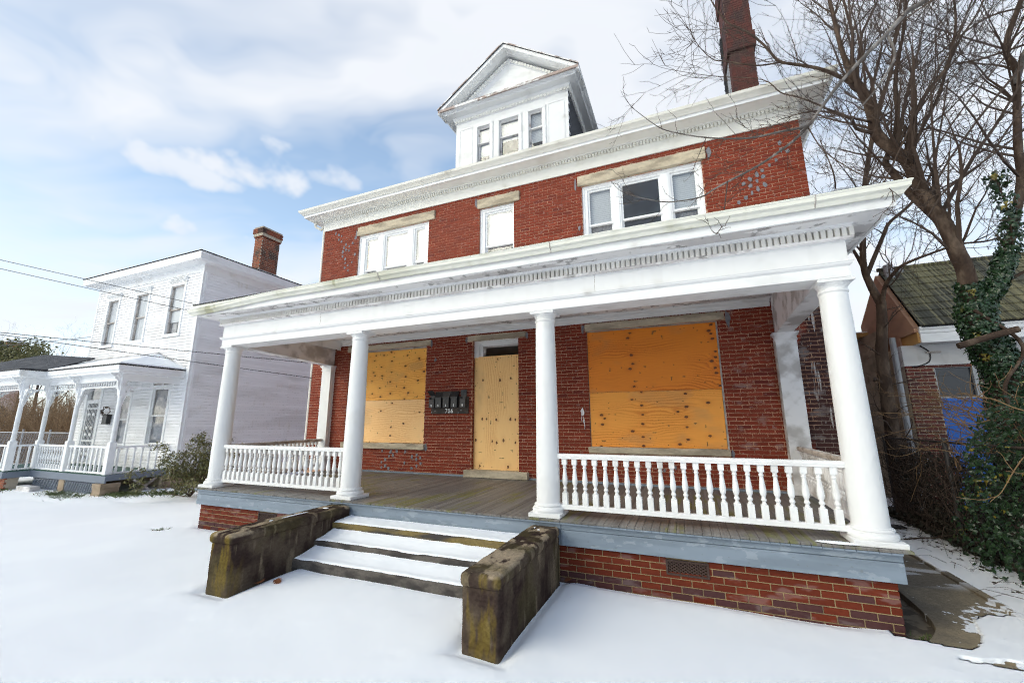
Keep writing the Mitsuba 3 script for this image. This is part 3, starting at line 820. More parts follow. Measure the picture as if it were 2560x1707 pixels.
# boarded ground floor windows and doorway
k = key_for(H + '__boarded_window')
labels[k] = {'label': 'left ground floor window boarded with two pine plywood sheets'}
put(k + '__frame', boxes([(0.15, 2.655, YW + 0.05, YW + 0.12, 3.05, 3.11), (0.15, 0.19, YW + 0.05, YW + 0.12, 0.70, 3.05), (2.642, 2.655, YW + 0.05, YW + 0.12, 0.70, 3.05)]), 'm_bare_wood')
put(k + '__plywood_panel', box(0.19, 2.640, YW + 0.028, YW + 0.046, 1.772, 3.055), 'm_ply_left')
put(k + '__plywood_panel', box(0.185, 2.648, YW + 0.026, YW + 0.046, 0.712, 1.766), 'm_ply_left_low')
k = key_for(H + '__boarded_window')
labels[k] = {'label': 'right ground floor window boarded with one amber and one paler plywood sheet'}
put(k + '__frame', boxes([(6.715, 9.245, YW + 0.05, YW + 0.12, 3.085, 3.112), (6.715, 6.73, YW + 0.05, YW + 0.12, 0.705, 3.085), (9.216, 9.245, YW + 0.020, YW + 0.12, 0.705, 3.085)]), 'm_bare_wood')
put(k + '__plywood_panel', box(6.73, 9.214, YW + 0.026, YW + 0.046, 1.800, 3.082), 'm_ply_amber')
put(k + '__plywood_panel', box(6.733, 9.210, YW + 0.029, YW + 0.047, 0.710, 1.795), 'm_ply_right_low')
for x0, x1, z0, z1 in ((0.19, 2.64, 0.74, 3.0), (6.76, 9.19, 0.74, 3.04), (4.0, 5.1, 0.2, 2.7)):
    nails = [(x0 + (x1 - x0) * t, z) for z in (z0 + 0.02, z1 - 0.02) for t in np.linspace(0.03, 0.97, 6)] + [(x, z0 + (z1 - z0) * t) for x in (x0 + 0.03, x1 - 0.03) for t in np.linspace(0.12, 0.88, 5)]
    yy = YW + (0.098 if x0 == 4.0 else 0.025)
    put(H + ('__doorway' if x0 == 4.0 else '__boarded_window' + ('' if x0 < 1 else '_001')) + '__nail', boxes([(x - 0.006, x + 0.006, yy - 0.001, yy + 0.006, z - 0.006, z + 0.006) for x, z in nails]), 'm_rust')
k = key_for(H + '__doorway')
labels[k] = {'label': 'front doorway closed with one tall plywood sheet'}
put(k + '__frame', boxes([(3.965, 4.09, YW + 0.085, YW + 0.20, 2.72, 3.125), (5.125, 5.14, YW + 0.085, YW + 0.20, 0.155, 3.125), (4.09, 5.125, YW + 0.085, YW + 0.20, 3.06, 3.125), (4.09, 4.18, YW + 0.12, YW + 0.20, 2.72, 3.06), (4.18, 5.125, YW + 0.12, YW + 0.20, 2.99, 3.06), (3.965, 4.03, YW + 0.13, YW + 0.2, 0.155, 2.72)]), 'm_paint')
put(k + '__transom_sash', boxes([(4.18, 4.235, YW + 0.15, YW + 0.19, 2.70, 2.99), (4.235, 5.125, YW + 0.15, YW + 0.19, 2.955, 2.99)]), 'm_bare_wood')
put(k + '__transom_pane', (np.array([[4.235, YW + 0.18, 2.68], [5.125, YW + 0.18, 2.68], [5.125, YW + 0.18, 2.957], [4.235, YW + 0.18, 2.957]]), np.array([[0, 1, 2], [0, 2, 3]])), 'm_glass')
put(k + '__plywood_panel', box(3.978, 5.118, YW + 0.10, YW + 0.118, 0.156, 2.738), 'm_ply_door')

# main eaves
EAVE = [(0.03, 6.93), (0.03, 7.262), (0.100, 7.268), (0.115, 7.283), (0.395, 7.283), (0.395, 7.27), (0.415, 7.27), (0.415, 7.40), (0.40, 7.42), (0.0, 7.42), (-0.15, 7.30), (-0.15, 6.93)]
put(H + '__eaves', sweep_u(EAVE, WX0, WX1, YW, 13.5), 'm_cornice')
dn = [(x, x + 0.044, YW - 0.095, YW - 0.0315, 7.190, 7.262) for x in np.arange(WX0 - 0.02, WX1 + 0.02, 0.0705)]
for r in dn:
    put(H + '__eaves__dentil', boxes(r), 'm_cornice')
put(H + '__eaves__fascia', sweep_u([(0.416, 7.272), (0.428, 7.272), (0.428, 7.398), (0.416, 7.398)], WX0, WX1, YW, 13.5), 'm_trim_white')
GUT = [(0.40, 7.345), (0.46, 7.335), (0.49, 7.375), (0.545, 7.415), (0.562, 7.468), (0.41, 7.468)]
put(H + '__gutter', sweep_u(GUT, WX0, WX1, YW, 13.5), 'm_gutter_high', smooth=25)
for x in (2.62, 4.10, 5.95):
    put(H + '__gutter__joint', extrude_x([(YW - 0.003 - o * 1.0, z) for o, z in [(0.40, 7.335), (0.465, 7.327), (0.48, 7.355), (0.545, 7.40), (0.555, 7.45), (0.572, 7.468), (0.41, 7.47)]], x, x + 0.03), 'm_gutter_high')
put(H + '__downspout', tube(smooth_path([(WX0 - 0.30, YW - 0.10, 7.27), (WX0 - 0.30, YW - 0.10, 7.12), (WX0 - 0.15, YW - 0.02, 7.02), (WX0 - 0.09, YW + 0.05, 6.9), (WX0 - 0.09, YW + 0.06, 4.0), (WX0 - 0.09, YW + 0.06, 0.0)], 4), 0.04, 8), 'm_gutter_high', smooth=50)
# hipped main roof
ex0, ex1, ey0, ey1, ez, sl = WX0 - 0.45, WX1 + 0.45, YW - 0.45, 13.95, 7.455, 0.66
hw = (ey1 - ey0) / 2
rz = ez + sl * hw
rv = np.array([[ex0, ey0, ez], [ex1, ey0, ez], [ex1, ey1, ez], [ex0, ey1, ez], [ex0 + hw, (ey0 + ey1) / 2, rz], [ex1 - hw, (ey0 + ey1) / 2, rz]])
rm = trimesh.Trimesh(rv, [[0, 1, 5], [0, 5, 4], [1, 2, 5], [2, 3, 4], [2, 4, 5], [3, 0, 4], [0, 2, 1], [0, 3, 2]], process=False)
rm.fix_normals()
put(H + '__roof', rm, 'm_slate')

# dormer
D = H + '__dormer'
XC, DW, YD = 4.80, 1.625, 3.346
DWIN = [(3.835, 4.255, 8.10, 9.22), (4.49, 5.095, 8.10, 9.22), (5.335, 5.755, 8.10, 9.22)]
put(D + '__wall', slab_with_holes(XC - DW, XC + DW, 7.6, 9.66, YD, YD + 0.15, DWIN), 'm_paint')
put(D + '__cheek', join(box(XC - DW, XC - DW + 0.1, YD + 0.15, 8.5, 7.6, 9.66), box(XC + DW - 0.1, XC + DW - 0.002, YD + 0.15, 8.5, 7.6, 9.66)), 'm_slate')
cheek = []
for i in range(18):
    for j in range(20):
        y0 = YD + 0.02 + j * 0.25 + (i % 2) * 0.12
        cheek.append(boxes([(XC + DW - 0.001, XC + DW + 0.012, y0, y0 + 0.24, 7.7 + i * 0.11, 7.7 + i * 0.11 + 0.105)]))
put(D + '__slate', join(*cheek), 'm_slate', kind='stuff')
for a, b in ((XC - DW + 0.10, 3.70), (5.86, XC + DW - 0.10)):
    put(D + '__side_panel', boxes([(a, b, YD - 0.012, YD, 8.0, 8.05), (a, b, YD - 0.012, YD, 9.26, 9.30), (a, a + 0.035, YD - 0.012, YD, 8.05, 9.26), (b - 0.035, b, YD - 0.012, YD, 8.05, 9.26)]), 'm_paint')
for i, (a, b, lo, hi) in enumerate(DWIN):
    put(D + '__frame', boxes([(a - 0.07, a + 0.02, YD - 0.03, YD + 0.06, lo, hi), (b - 0.02, b + 0.07, YD - 0.03, YD + 0.06, lo, hi), (a - 0.07, b + 0.07, YD - 0.035, YD + 0.06, hi - 0.02, hi + 0.06)]), 'm_paint')
    md = 8.74
    put(D + '__sash', boxes(sash_rows(a + 0.02, b - 0.02, md - 0.03, hi - 0.02, YD + 0.05, 0.035) + sash_rows(a + 0.02, b - 0.02, lo, md + 0.01, YD + 0.09, 0.035)), 'm_peeling')
    for u, w, yy in ((md, hi - 0.05, YD + 0.07), (lo + 0.03, md - 0.02, YD + 0.11)):
        put(D + '__pane', (np.array([[a + 0.05, yy, u], [b - 0.05, yy, u], [b - 0.05, yy, w], [a + 0.05, yy, w]]), np.array([[0, 1, 2], [0, 2, 3]])), 'm_glass')
    put(D + '__blind', box(a + 0.02, b - 0.02, YD + 0.135, YD + 0.139, 8.35 if i != 1 else 8.62, hi - 0.02), 'm_blind')
put(D + '__room', box(XC - DW + 0.2, XC + DW - 0.2, 6.4, 6.45, 7.6, 9.6), 'm_plaster')
ZS, ZT, OV = 9.655, 9.77, 0.385
put(D + '__cornice', sweep_u([(0.0, 9.49), (0.03, 9.50), (0.03, 9.56), (0.06, 9.60), (0.08, ZS), (0.27, ZS), (0.275, 9.70), (0.33, 9.715), (OV, ZT - 0.012), (OV, ZT), (-0.1, ZT), (-0.1, 9.49)], XC - DW, XC + DW, YD, 8.5), 'm_paint')
for x in np.arange(XC - DW - 0.01, XC + DW, 0.088):
    put(D + '__dentil', boxes((x, x + 0.05, YD - 0.065, YD - 0.031, 9.50, 9.575)), 'm_cornice')
for y in np.arange(YD + 0.02, 6.0, 0.088):
    put(D + '__dentil', boxes((XC + DW + 0.031, XC + DW + 0.065, y, y + 0.05, 9.50, 9.575)), 'm_cornice')
put(D + '__cornice_edge', box(XC - DW - OV + 0.01, XC + DW + OV - 0.01, YD - OV - 0.014, YD - OV + 0.02, 9.705, ZT + 0.004), 'm_peeling')
PK, HB = 11.20, DW + OV
slope = (PK - ZT) / HB
put(D + '__pediment_wall', extrude_y([(XC - DW, ZT), (XC + DW, ZT), (XC, ZT + slope * DW + 0.10)], YD - 0.01, YD + 0.1), 'm_paint')
put(D + '__pediment_panel', extrude_y([(XC - 0.95, ZT + 0.12), (XC + 0.95, ZT + 0.12), (XC, ZT + 0.12 + slope * 0.95)], YD - 0.028, YD - 0.0105), 'm_paint')
for s in (-1, 1):
    ang = math.atan(slope)
    def rake(u0, u1, w0, w1, y0, y1):
        """a bar along the rake: u from the eave end upwards, w across"""
        c, q = math.cos(ang), math.sin(ang)
        L = HB / c
        pts = []
        for u, w in ((u0, w0), (L + u1, w0), (L + u1, w1), (u0, w1)):
            pts.append((XC + s * (-HB + u * c - w * q), ZT + u * q + w * c))
        return extrude_y(pts, y0, y1) if s > 0 else tuple([extrude_y(pts, y0, y1)[0], extrude_y(pts, y0, y1)[1]])
    def prism(o0, o1, zoff0, zoff1, y0, y1):
        """sloped slab between lines parallel to the rake, cut plumb at the peak and square at the eave"""
        xa, xb = XC + s * (HB - (max(0.0, -zoff0 - 0.116) / slope)), XC
        f = lambda x, o: ZT + slope * (HB - abs(x - XC)) + o
        poly = [(xa, f(xa, zoff0)), (xb, f(xb, zoff0)), (xb, f(xb, zoff1)), (xa, f(xa, zoff1))]
        return extrude_y(poly, y0, y1)
    put(D + '__rake', prism(0, 0, -0.115, 0.0, YD - OV, YD - OV + 0.035), 'm_paint')
    put(D + '__rake', prism(0, 0, -0.10, -0.02, YD - OV + 0.036, YD - 0.27), 'm_paint')
    put(D + '__rake_soffit', prism(0, 0, -0.075, -0.025, YD - 0.2695, YD + 0.05), 'm_paint')
    put(D + '__rake_moulding', prism(0, 0, -0.26, -0.16, YD - 0.055, YD - 0.0105), 'm_paint')
    put(D + '__roof', prism(0, 0, 0.003, 0.035, YD - OV - 0.03, 8.6), 'm_slate')
    put(D + '__roof_edge', prism(0, 0, 0.002, 0.034, YD - OV - 0.045, YD - OV - 0.031), 'm_peeling')
    c, q = math.cos(ang), math.sin(ang)
    for t in np.arange(0.34, HB - 0.05, 0.083):
        x = XC + s * (HB - t)
        z = ZT + slope * t - 0.26
        m = moved(box(-0.026, 0.026, YD - 0.085, YD - 0.056, -0.035, 0.035), (x, 0, z + 0.045))
        put(D + '__dentil', m, 'm_cornice')

# chimney of the house, rising behind the right eaves, its top beyond the picture
CX0, CX1, CY0, CY1 = 10.35, 10.90, 5.0, 5.88
K = put(H + '__chimney', box(CX0 + 0.008, CX1 - 0.008, CY0 + 0.008, CY1 - 0.008, 7.6, 14.2), 'm_sooty_mortar')
rows_c = []
for z0, z1, g in ((7.6, 10.62, 0.0), (10.62, 11.05, 0.055), (11.05, 12.6, 0.02), (12.6, 13.2, 0.06), (13.2, 14.2, 0.03)):
    fr = brick_rows(CX0 - g, CX1 + g, z0, z1, CY0 - g, 0.05, [], 0.215, 0.0725, 0.011, 7.6, rng, CX0)
    sd = brick_rows(CY0 - g + 0.04, CY1 + g, z0, z1, 0, 0.05, [], 0.215, 0.0725, 0.011, 7.6, rng, CY0)
    rows_c += [fr, np.stack([CX0 - g + sd[:, 2], np.full(len(sd), CX0 - g + 0.05), sd[:, 0], sd[:, 1], sd[:, 4], sd[:, 5]], 1), np.stack([np.full(len(sd), CX1 + g - 0.05), CX1 + g + sd[:, 2], sd[:, 0], sd[:, 1], sd[:, 4], sd[:, 5]], 1)]
    if g:
        put(K + '__corbel', box(CX0 - g + 0.01, CX1 + g - 0.01, CY0 - g + 0.01, CY1 + g, z0, z1), 'm_sooty_mortar')
put(K + '__brick', boxes(np.vstack(rows_c)), 'm_sooty_brick', kind='stuff')
ridge = []
for z0, z1 in ((9.65, 10.55), (10.95, 11.85)):
    for i in range(int((z1 - z0) / 0.075)):
        ridge.append((CX0 - 0.05 - 0.012 * (i % 3), CX0, CY1 - 0.16, CY1 + 0.04, z0 + i * 0.075, z0 + i * 0.075 + 0.055))
put(K + '__toothing', boxes(ridge), 'm_slate', kind='stuff')
put(K + '__flashing', box(CX0 - 0.012, CX0 - 0.0025, CY0 + 0.3, CY1 + 0.02, 7.6, 12.6), 'm_galv')

# ------------------------------------------------------------------ the porch of the house
PX = [0.0, 3.366, 6.772, 10.19]
# base of brick with two iron vents
YB = -0.144
VENTS = [(8.215, 8.640, -0.485, -0.345), (1.47, 1.90, -0.475, -0.345)]
F = put(H + '__porch_base', join(slab_with_holes(-0.145, 10.277, -1.0, -0.30, YB + 0.008, YB + 0.3, [VENTS[0], VENTS[1], (3.3, 6.9, -1.1, -0.2)]), boxes([(3.3, 6.9, 0.02, 0.3, -1.0, -0.25), (-0.145, 0.1, YB + 0.3, YW, -1.0, -0.30), (10.04, 10.277, YB + 0.3, YW, -1.0, -0.30)])), 'm_base_mortar')
rb = np.vstack([brick_rows(-0.15, 3.24, -0.80, -0.298, YB, 0.06, VENTS, BLB, CHH, 0.011, ZR, rng), brick_rows(6.95, 10.285, -0.82, -0.298, YB, 0.06, VENTS, BLB, CHH, 0.011, ZR, rng)])
for r in rb:
    put(F + '__brick', bevel_box(*r, 0.0035), 'm_base_brick')
sb = brick_rows(YB + 0.06, YW, -0.82, -0.298, 0, 0.05, [], BLB, CHH, 0.011, ZR, rng)
put(F + '__side_brick', boxes(np.stack([np.full(len(sb), 10.235), 10.285 + sb[:, 2], sb[:, 0], sb[:, 1], sb[:, 4], sb[:, 5]], 1)), 'm_base_brick', kind='stuff')
for a, b, lo, hi in VENTS:
    k = key_for(F + '__vent')
    rows_v = [bar((a, YB - 0.002, lo), (a, YB - 0.002, hi), 0.02), bar((b, YB - 0.002, lo), (b, YB - 0.002, hi), 0.02), bar((a - 0.01, YB - 0.002, lo), (b + 0.01, YB - 0.002, lo), 0.02), bar((a - 0.01, YB - 0.002, hi), (b + 0.01, YB - 0.002, hi), 0.02)]
    hgt = hi - lo
    for i, t in enumerate(np.arange(a - hgt, b, 0.046)):
        for sgn in (1, -1):
            p0 = np.array([t, lo]) if sgn > 0 else np.array([t + hgt * 1.5, lo])
            x0, x1 = (t, t + hgt * 1.5) if sgn > 0 else (t + hgt * 1.5, t)
            lo_t, hi_t = sorted(((a - x0) / (x1 - x0), (b - x0) / (x1 - x0)))
            lo_t, hi_t = max(lo_t, 0), min(hi_t, 1)
            if hi_t - lo_t > 0.05:
                y = YB + 0.004 + 0.006 * (sgn > 0)
                rows_v.append(bar((x0 + (x1 - x0) * lo_t, y, lo + hgt * lo_t), (x0 + (x1 - x0) * hi_t, y, lo + hgt * hi_t), 0.011, 0.009))
    scene[k] = mikit.ply(join(*rows_v), 'm_rust')
# timber skirt
put(H + '__porch_skirt', boxes([(-0.15, 10.32, -0.20, -0.15, -0.30, -0.02), (-0.16, -0.11, -0.15, YW, -0.30, -0.02), (10.28, 10.325, -0.15, YW, -0.30, -0.02)]), 'm_skirt')
SKD = H + '__porch_skirt'
for a, b in ((-0.17, 3.20), (6.996, 10.335)):
    put(SKD + '__board', bevel_box(a, b, -0.222, -0.20, -0.298, -0.116, 0.004), 'm_skirt')
    put(SKD + '__board', bevel_box(a + 0.002, b - 0.002, -0.216, -0.20, -0.112, -0.024, 0.004), 'm_skirt')
put(SKD + '__board', bevel_box(3.52, 6.66, -0.2215, -0.20, -0.262, -0.026, 0.004), 'm_skirt')
put(SKD + '__board', bevel_box(6.66, 6.99, -0.2175, -0.20, -0.11, -0.026, 0.003), 'm_skirt')
for x0, x1 in ((-0.175, -0.16), (10.325, 10.34)):
    put(SKD + '__board', bevel_box(x0, x1, -0.20, YW - 0.005, -0.297, -0.118, 0.003), 'm_skirt')
    put(SKD + '__board', bevel_box(x0, x1, -0.20, YW - 0.005, -0.114, -0.025, 0.003), 'm_skirt')
# floor boards running back to the wall
FL = H + '__porch_floor'
put(FL + '__underlay', box(-0.12, 10.28, -0.15, YW, -0.10, -0.026), 'm_bare_wood')
x = -0.205
while x < 10.39:
    ragged = rng.uniform(-0.008, 0.008)
    put(FL + '__board', bevel_box(x + 0.0016, x + 0.0884, -0.262 + ragged, YW - 0.03, -0.024 + rng.uniform(0, 0.0012), rng.uniform(-0.0015, 0.001), 0.003), 'm_deck')
    x += 0.09
put(FL + '__nosing', boxes([(x, x + 0.085, -0.266, -0.235, -0.042, -0.0255) for x in np.arange(-0.2, 10.32, 0.09)]), 'm_skirt')
put(FL + '__base_strip', join(box(WX0 + 1.1, 3.83, YW - 0.03, YW, 0.001, 0.035), box(5.385, 10.3, YW - 0.03, YW, 0.001, 0.035)), 'm_skirt')

# columns
def column_shaft():
    z0, z1, r0, r1 = 0.165, 2.60, 0.158, 0.134
    zs = np.linspace(z0, z1, 22)
    t = (zs - z0) / (z1 - z0)
    r = r0 + (r1 - r0) * (0.25 * t + 0.75 * t ** 1.7)
    prof = [(r0 + 0.012, 0.150), (r0 + 0.012, 0.158), (r0, 0.165)] + list(zip(r, zs)) + [(r1 + 0.010, 2.612), (r1 + 0.013, 2.622), (r1 + 0.010, 2.632), (r1, 2.640), (r1 + 0.001, 2.665)]
    return lathe(prof, 48)


base_prof = [(0.200, 0.05), (0.208, 0.062), (0.214, 0.080), (0.208, 0.100), (0.196, 0.112), (0.182, 0.116), (0.176, 0.122), (0.184, 0.128), (0.188, 0.138), (0.184, 0.149), (0.165, 0.151)]
cap_prof = [(0.135, 2.655), (0.139, 2.668), (0.148, 2.684), (0.160, 2.698), (0.166, 2.706), (0.166, 2.7115)]
shaft, cbase, cap = column_shaft(), lathe(base_prof, 48), lathe(cap_prof, 48)
for x, nm in zip(PX, ('leftmost porch column', 'porch column left of the steps', 'porch column right of the steps', 'rightmost porch column')):
    k = key_for(H + '__column')
    labels[k] = {'label': nm}
    put(k + '__plinth', bevel_box(x - 0.212, x + 0.212, -0.212, 0.212, 0.0015, 0.052, 0.006), 'm_column')
    put(k + '__base', moved(cbase, (x, 0, 0)), 'm_column', smooth=40)
    put(k + '__shaft', moved(shaft, (x, 0, 0)), 'm_column', smooth=40)
    put(k + '__capital', moved(cap, (x, 0, 0)), 'm_column', smooth=40)
    put(k + '__abacus', bevel_box(x - 0.172, x + 0.172, -0.172, 0.172, 2.712, 2.7485, 0.004), 'm_column')
# pilasters on the wall
PIL = [(-0.50, 'm_column'), (10.29, 'm_greyed_paint')]
for x, m in PIL:
    k = key_for(H + '__pilaster')
    y0 = YW - 0.15
    put(k + '__shaft', box(x - 0.16, x + 0.16, y0, YW, 0.17, 2.60), m)
    put(k + '__plinth', bevel_box(x - 0.20, x + 0.20, y0 - 0.04, YW, 0.0015, 0.17, 0.006), m)
    put(k + '__capital', boxes([(x - 0.172, x + 0.172, y0 - 0.012, YW, 2.60, 2.635), (x - 0.165, x + 0.165, y0 - 0.005, YW, 2.635, 2.69), (x - 0.185, x + 0.185, y0 - 0.025, YW, 2.69, 2.718), (x - 0.20, x + 0.20, y0 - 0.04, YW, 2.718, 2.7495)]), m)
    put(k + '__edge_board', box(x - 0.172, x - 0.161, YW - 0.14, YW - 0.002, 0.17, 2.60), 'm_bare_wood')
# entablature
E = H + '__entablature'
XL, XR, YF = -0.13, 10.325, -0.175
put(E + '__architrave', boxes([(XL, XR, YF, 0.19, 2.7500, 2.88), (XL, XR, YF, 0.15, 2.88, 3.44)]), 'm_paint')
put(E + '__moulding', sweep_u([(0.001, 2.872), (0.012, 2.876), (0.030, 2.895), (0.034, 2.912), (0.042, 2.914), (0.042, 2.926), (0.001, 2.932)], XL, XR, YF, 0.15), 'm_paint')
ENT = [(0.001, 3.165), (0.010, 3.168), (0.010, 3.180), (0.010, 3.292), (0.066, 3.293), (0.066, 3.318), (0.085, 3.334), (0.315, 3.334), (0.315, 3.326), (0.345, 3.326), (0.345, 3.440), (0.335, 3.448), (0.001, 3.448)]
put(E + '__cornice', sweep_u(ENT, XL, XR, YF, YW - 0.06), 'm_paint')
put(E + '__soffit', sweep_u([(0.088, 3.330), (0.312, 3.330), (0.312, 3.3335), (0.088, 3.3335)], XL, XR, YF, YW - 0.07), 'm_soffit')
for x in np.arange(XL - 0.045, XR + 0.03, 0.0642):
    put(E + '__dentil', boxes((x, x + 0.043, YF - 0.064, YF - 0.0105, 3.195, 3.291)), 'm_dentil')
put(E + '__dentil_band', sweep_u([(0.0115, 3.168), (0.066, 3.168), (0.066, 3.194), (0.0115, 3.194)], XL, XR, YF, 0.3), 'm_soffit')
put(E + '__joint', boxes([(7.54, 7.546, YF - 0.0012, YF + 0.01, 2.935, 3.164), (2.55, 2.556, YF - 0.0012, YF + 0.01, 2.935, 3.164)]), 'm_bare_wood')
# side beams running back to the pilasters
for (xa, xb), (xc, xd), m in (((-0.13, 0.13), (-0.63, -0.37), 'm_greyed_paint'), ((10.06, 10.325), (10.16, 10.42), 'm_greyed_paint')):
    v = np.array([[xa, 0.19, 2.752], [xb, 0.19, 2.752], [xd, YW - 0.02, 2.752], [xc, YW - 0.02, 2.752], [xa, 0.19, 3.44], [xb, 0.19, 3.44], [xd, YW - 0.02, 3.44], [xc, YW - 0.02, 3.44]])
    put(H + '__side_beam', (v, BF), m)
CE = H + '__porch_ceiling'
for i, x in enumerate(np.arange(-0.55, 10.3, 0.62)):
    put(CE + '__board', box(x + 0.002, min(x + 0.618, 10.4), 0.14, YW - 0.005, 3.435, 3.455), 'm_soffit')
put(CE + '__crown', extrude_x([(YW, 3.285), (YW - 0.03, 3.285), (YW - 0.035, 3.37), (YW - 0.07, 3.385), (YW - 0.10, 3.42), (YW - 0.10, 3.434), (YW, 3.434)], -0.35, 10.14), 'm_paint')
# gutter of the porch, its left end sagging
PG = np.array([(0.345, 3.432), (0.375, 3.428), (0.385, 3.445), (0.395, 3.462), (0.425, 3.485), (0.432, 3.520), (0.445, 3.538), (0.440, 3.548), (0.425, 3.540), (0.350, 3.540)])
o, z = PG[:, 0] + 0.02, PG[:, 1]
n = len(PG)
stations = [('l', XL, None)] + [('m', x, None) for x in np.linspace(XL + 0.3, XR - 0.2, 28)] + [('r', XR, None)]
vs = []
for kind, x, _ in stations:
    drop = -0.115 * np.clip((2.1 - x) / 2.7, 0, 1) ** 1.2 + 0.006 * math.sin(x * 1.7)
    xx = x - o - 0.04 if kind == 'l' else (x + o if kind == 'r' else np.full(n, x))
    vs.append(np.stack([xx, YF - o, z + drop], 1))
vs.append(np.stack([XR + o, np.full(n, YW - 0.1), z], 1))
fs = [[k * n + i, k * n + (i + 1) % n, (k + 1) * n + (i + 1) % n] for k in range(len(vs) - 1) for i in range(n)] + [[k * n + i, (k + 1) * n + (i + 1) % n, (k + 1) * n + i] for k in range(len(vs) - 1) for i in range(n)] + [[0, i + 1, i] for i in range(1, n - 1)]
gm = trimesh.Trimesh(np.vstack(vs), np.array(fs), process=False)
gm.fix_normals()
put(H + '__porch_gutter', gm, 'm_gutter', smooth=22)
for x in (9.98, 7.05, 4.2):
    put(H + '__porch_gutter__joint', extrude_x([(YF - a, b) for a, b in [(0.375, 3.424), (0.40, 3.424), (0.41, 3.445), (0.45, 3.480), (0.456, 3.520), (0.472, 3.540), (0.37, 3.545)]], x, x + 0.012), 'm_bare_wood')
# low porch roof with a black rolled edge
rv = np.array([[-0.56, -0.56, 3.552], [10.74, -0.56, 3.552], [10.74, YW, 4.05], [-0.9, YW, 4.05], [-0.56, -0.56, 3.449], [10.74, -0.56, 3.449], [10.74, YW, 3.46], [-0.9, YW, 3.46]])
rm = trimesh.Trimesh(rv, BF, process=False)
rm.fix_normals()
put(H + '__porch_roof', rm, 'm_cornice')
put(H + '__porch_roof__membrane', box(-0.57, 10.70, -0.575, -0.40, 3.5535, 3.575), 'm_black_roof')
put(H + '__porch_roof__rolled_end', tube([(-0.575, -0.56, 3.565), (-0.575, 0.2, 3.66), (-0.7, YW - 0.02, 4.06)], 0.022, 8), 'm_black_roof', smooth=50)

# balustrades
def turned(h):
    prof = [(0.0, 0.0), (0.023, 0.0), (0.026, 0.012), (0.019, 0.022), (0.017, 0.034), (0.027, 0.046), (0.030, 0.058), (0.024, 0.070), (0.019, 0.080), (0.020, 0.092), (0.030, 0.115), (0.0345, 0.145), (0.034, 0.175), (0.029, 0.23), (0.023, 0.285), (0.0195, 0.318), (0.023, 0.328), (0.028, 0.338), (0.023, 0.349), (0.0195, 0.356), (0.025, 0.366), (0.025, 0.378), (0.0, 0.378)]
    return [(r, zz / 0.378 * h) for r, zz in prof]


bal_a = join(bevel_box(-0.034, 0.034, -0.034, 0.034, 0.0, 0.150, 0.004), moved(lathe(turned(0.352), 16, caps=False), (0, 0, 0.149)), bevel_box(-0.032, 0.032, -0.032, 0.032, 0.50, 0.575, 0.004))


def balustrade(a, b, n, first, last, label, rail='m_paint', post='m_paint', w=0.0):
    """a and b: the ends of the rails; balusters from first to last along it"""
    k = key_for(H + '__balustrade')
    labels[k] = {'label': label}
    a, b = np.array(a, float), np.array(b, float)
    L = np.linalg.norm(b - a)
    ang = math.atan2(b[1] - a[1], b[0] - a[0])
    put(k + '__top_rail', moved(join(bevel_box(0, L, -0.050, 0.050, 0.722, 0.786, 0.006), bevel_box(0, L, -0.056, 0.056, 0.744, 0.776, 0.008)), (a[0], a[1], 0), ang), rail)
    put(k + '__bottom_rail', moved(bevel_box(0, L, -0.038, 0.038, 0.088, 0.146, 0.006), (a[0], a[1], 0), ang), post)
    for t in np.linspace(first, last, n):
        put(k + '__baluster', moved(bal_a, (a[0] + (b[0] - a[0]) * t / L, a[1] + (b[1] - a[1]) * t / L, 0.1465), ang + rng.uniform(-0.03, 0.03)), post)


balustrade((6.92, 0.0), (10.045, 0.0), 23, 0.085, 3.02, 'white front balustrade right of the steps')
balustrade((0.15, 0.0), (3.22, 0.0), 23, 0.075, 2.96, 'white front balustrade left of the steps')
balustrade((10.20, 0.15), (10.285, YW - 0.15), 20, 0.10, 2.62, 'grey weathered side balustrade at the right end of the porch', 'm_bare_wood', 'm_greyed_paint')
balustrade((-0.02, 0.15), (-0.49, YW - 0.15), 20, 0.10, 2.62, 'side balustrade with a weathered rail at the left end of the porch', 'm_bare_wood', 'm_paint')

# ------------------------------------------------------------------ front steps with their cheek walls, and the snow on them
S = thing('front_steps', 'dark mossy concrete steps between two low cheek walls', 'steps')
for x0, x1, top, nm, sd in ((3.215, 3.625, -0.062, 'left cheek wall of the steps', 1), (6.605, 6.990, -0.076, 'right cheek wall of the steps with yellow lichen', 2)):
    k = key_for(S + '__cheek_wall')
    labels[k] = {'label': nm}
    put(k + '__body', bevel_box(x0 + 0.016, x1 - 0.016, -2.055, -0.226, -0.95, top - 0.105, 0.030, 0.014, 60 + sd, 0.05), 'm_mossy', smooth=40)
    put(k + '__cap', bevel_box(x0, x1, -2.085, -0.224, top - 0.125, top, 0.052, 0.018, 70 + sd, 0.045), 'm_mossy', smooth=40)
STEPS = [(-1.215, -0.890, -0.548), (-0.885, -0.575, -0.402), (-0.575, -0.224, -0.236)]
for i, (y0, y1, z) in enumerate(STEPS):
    put(S + '__step', bevel_box(3.60, 6.63, y0, y1 + 0.25, -0.95 if i == 0 else STEPS[i - 1][2] - 0.05, z, 0.014, 0.010, 80 + i, 0.06), 'm_step', smooth=40)


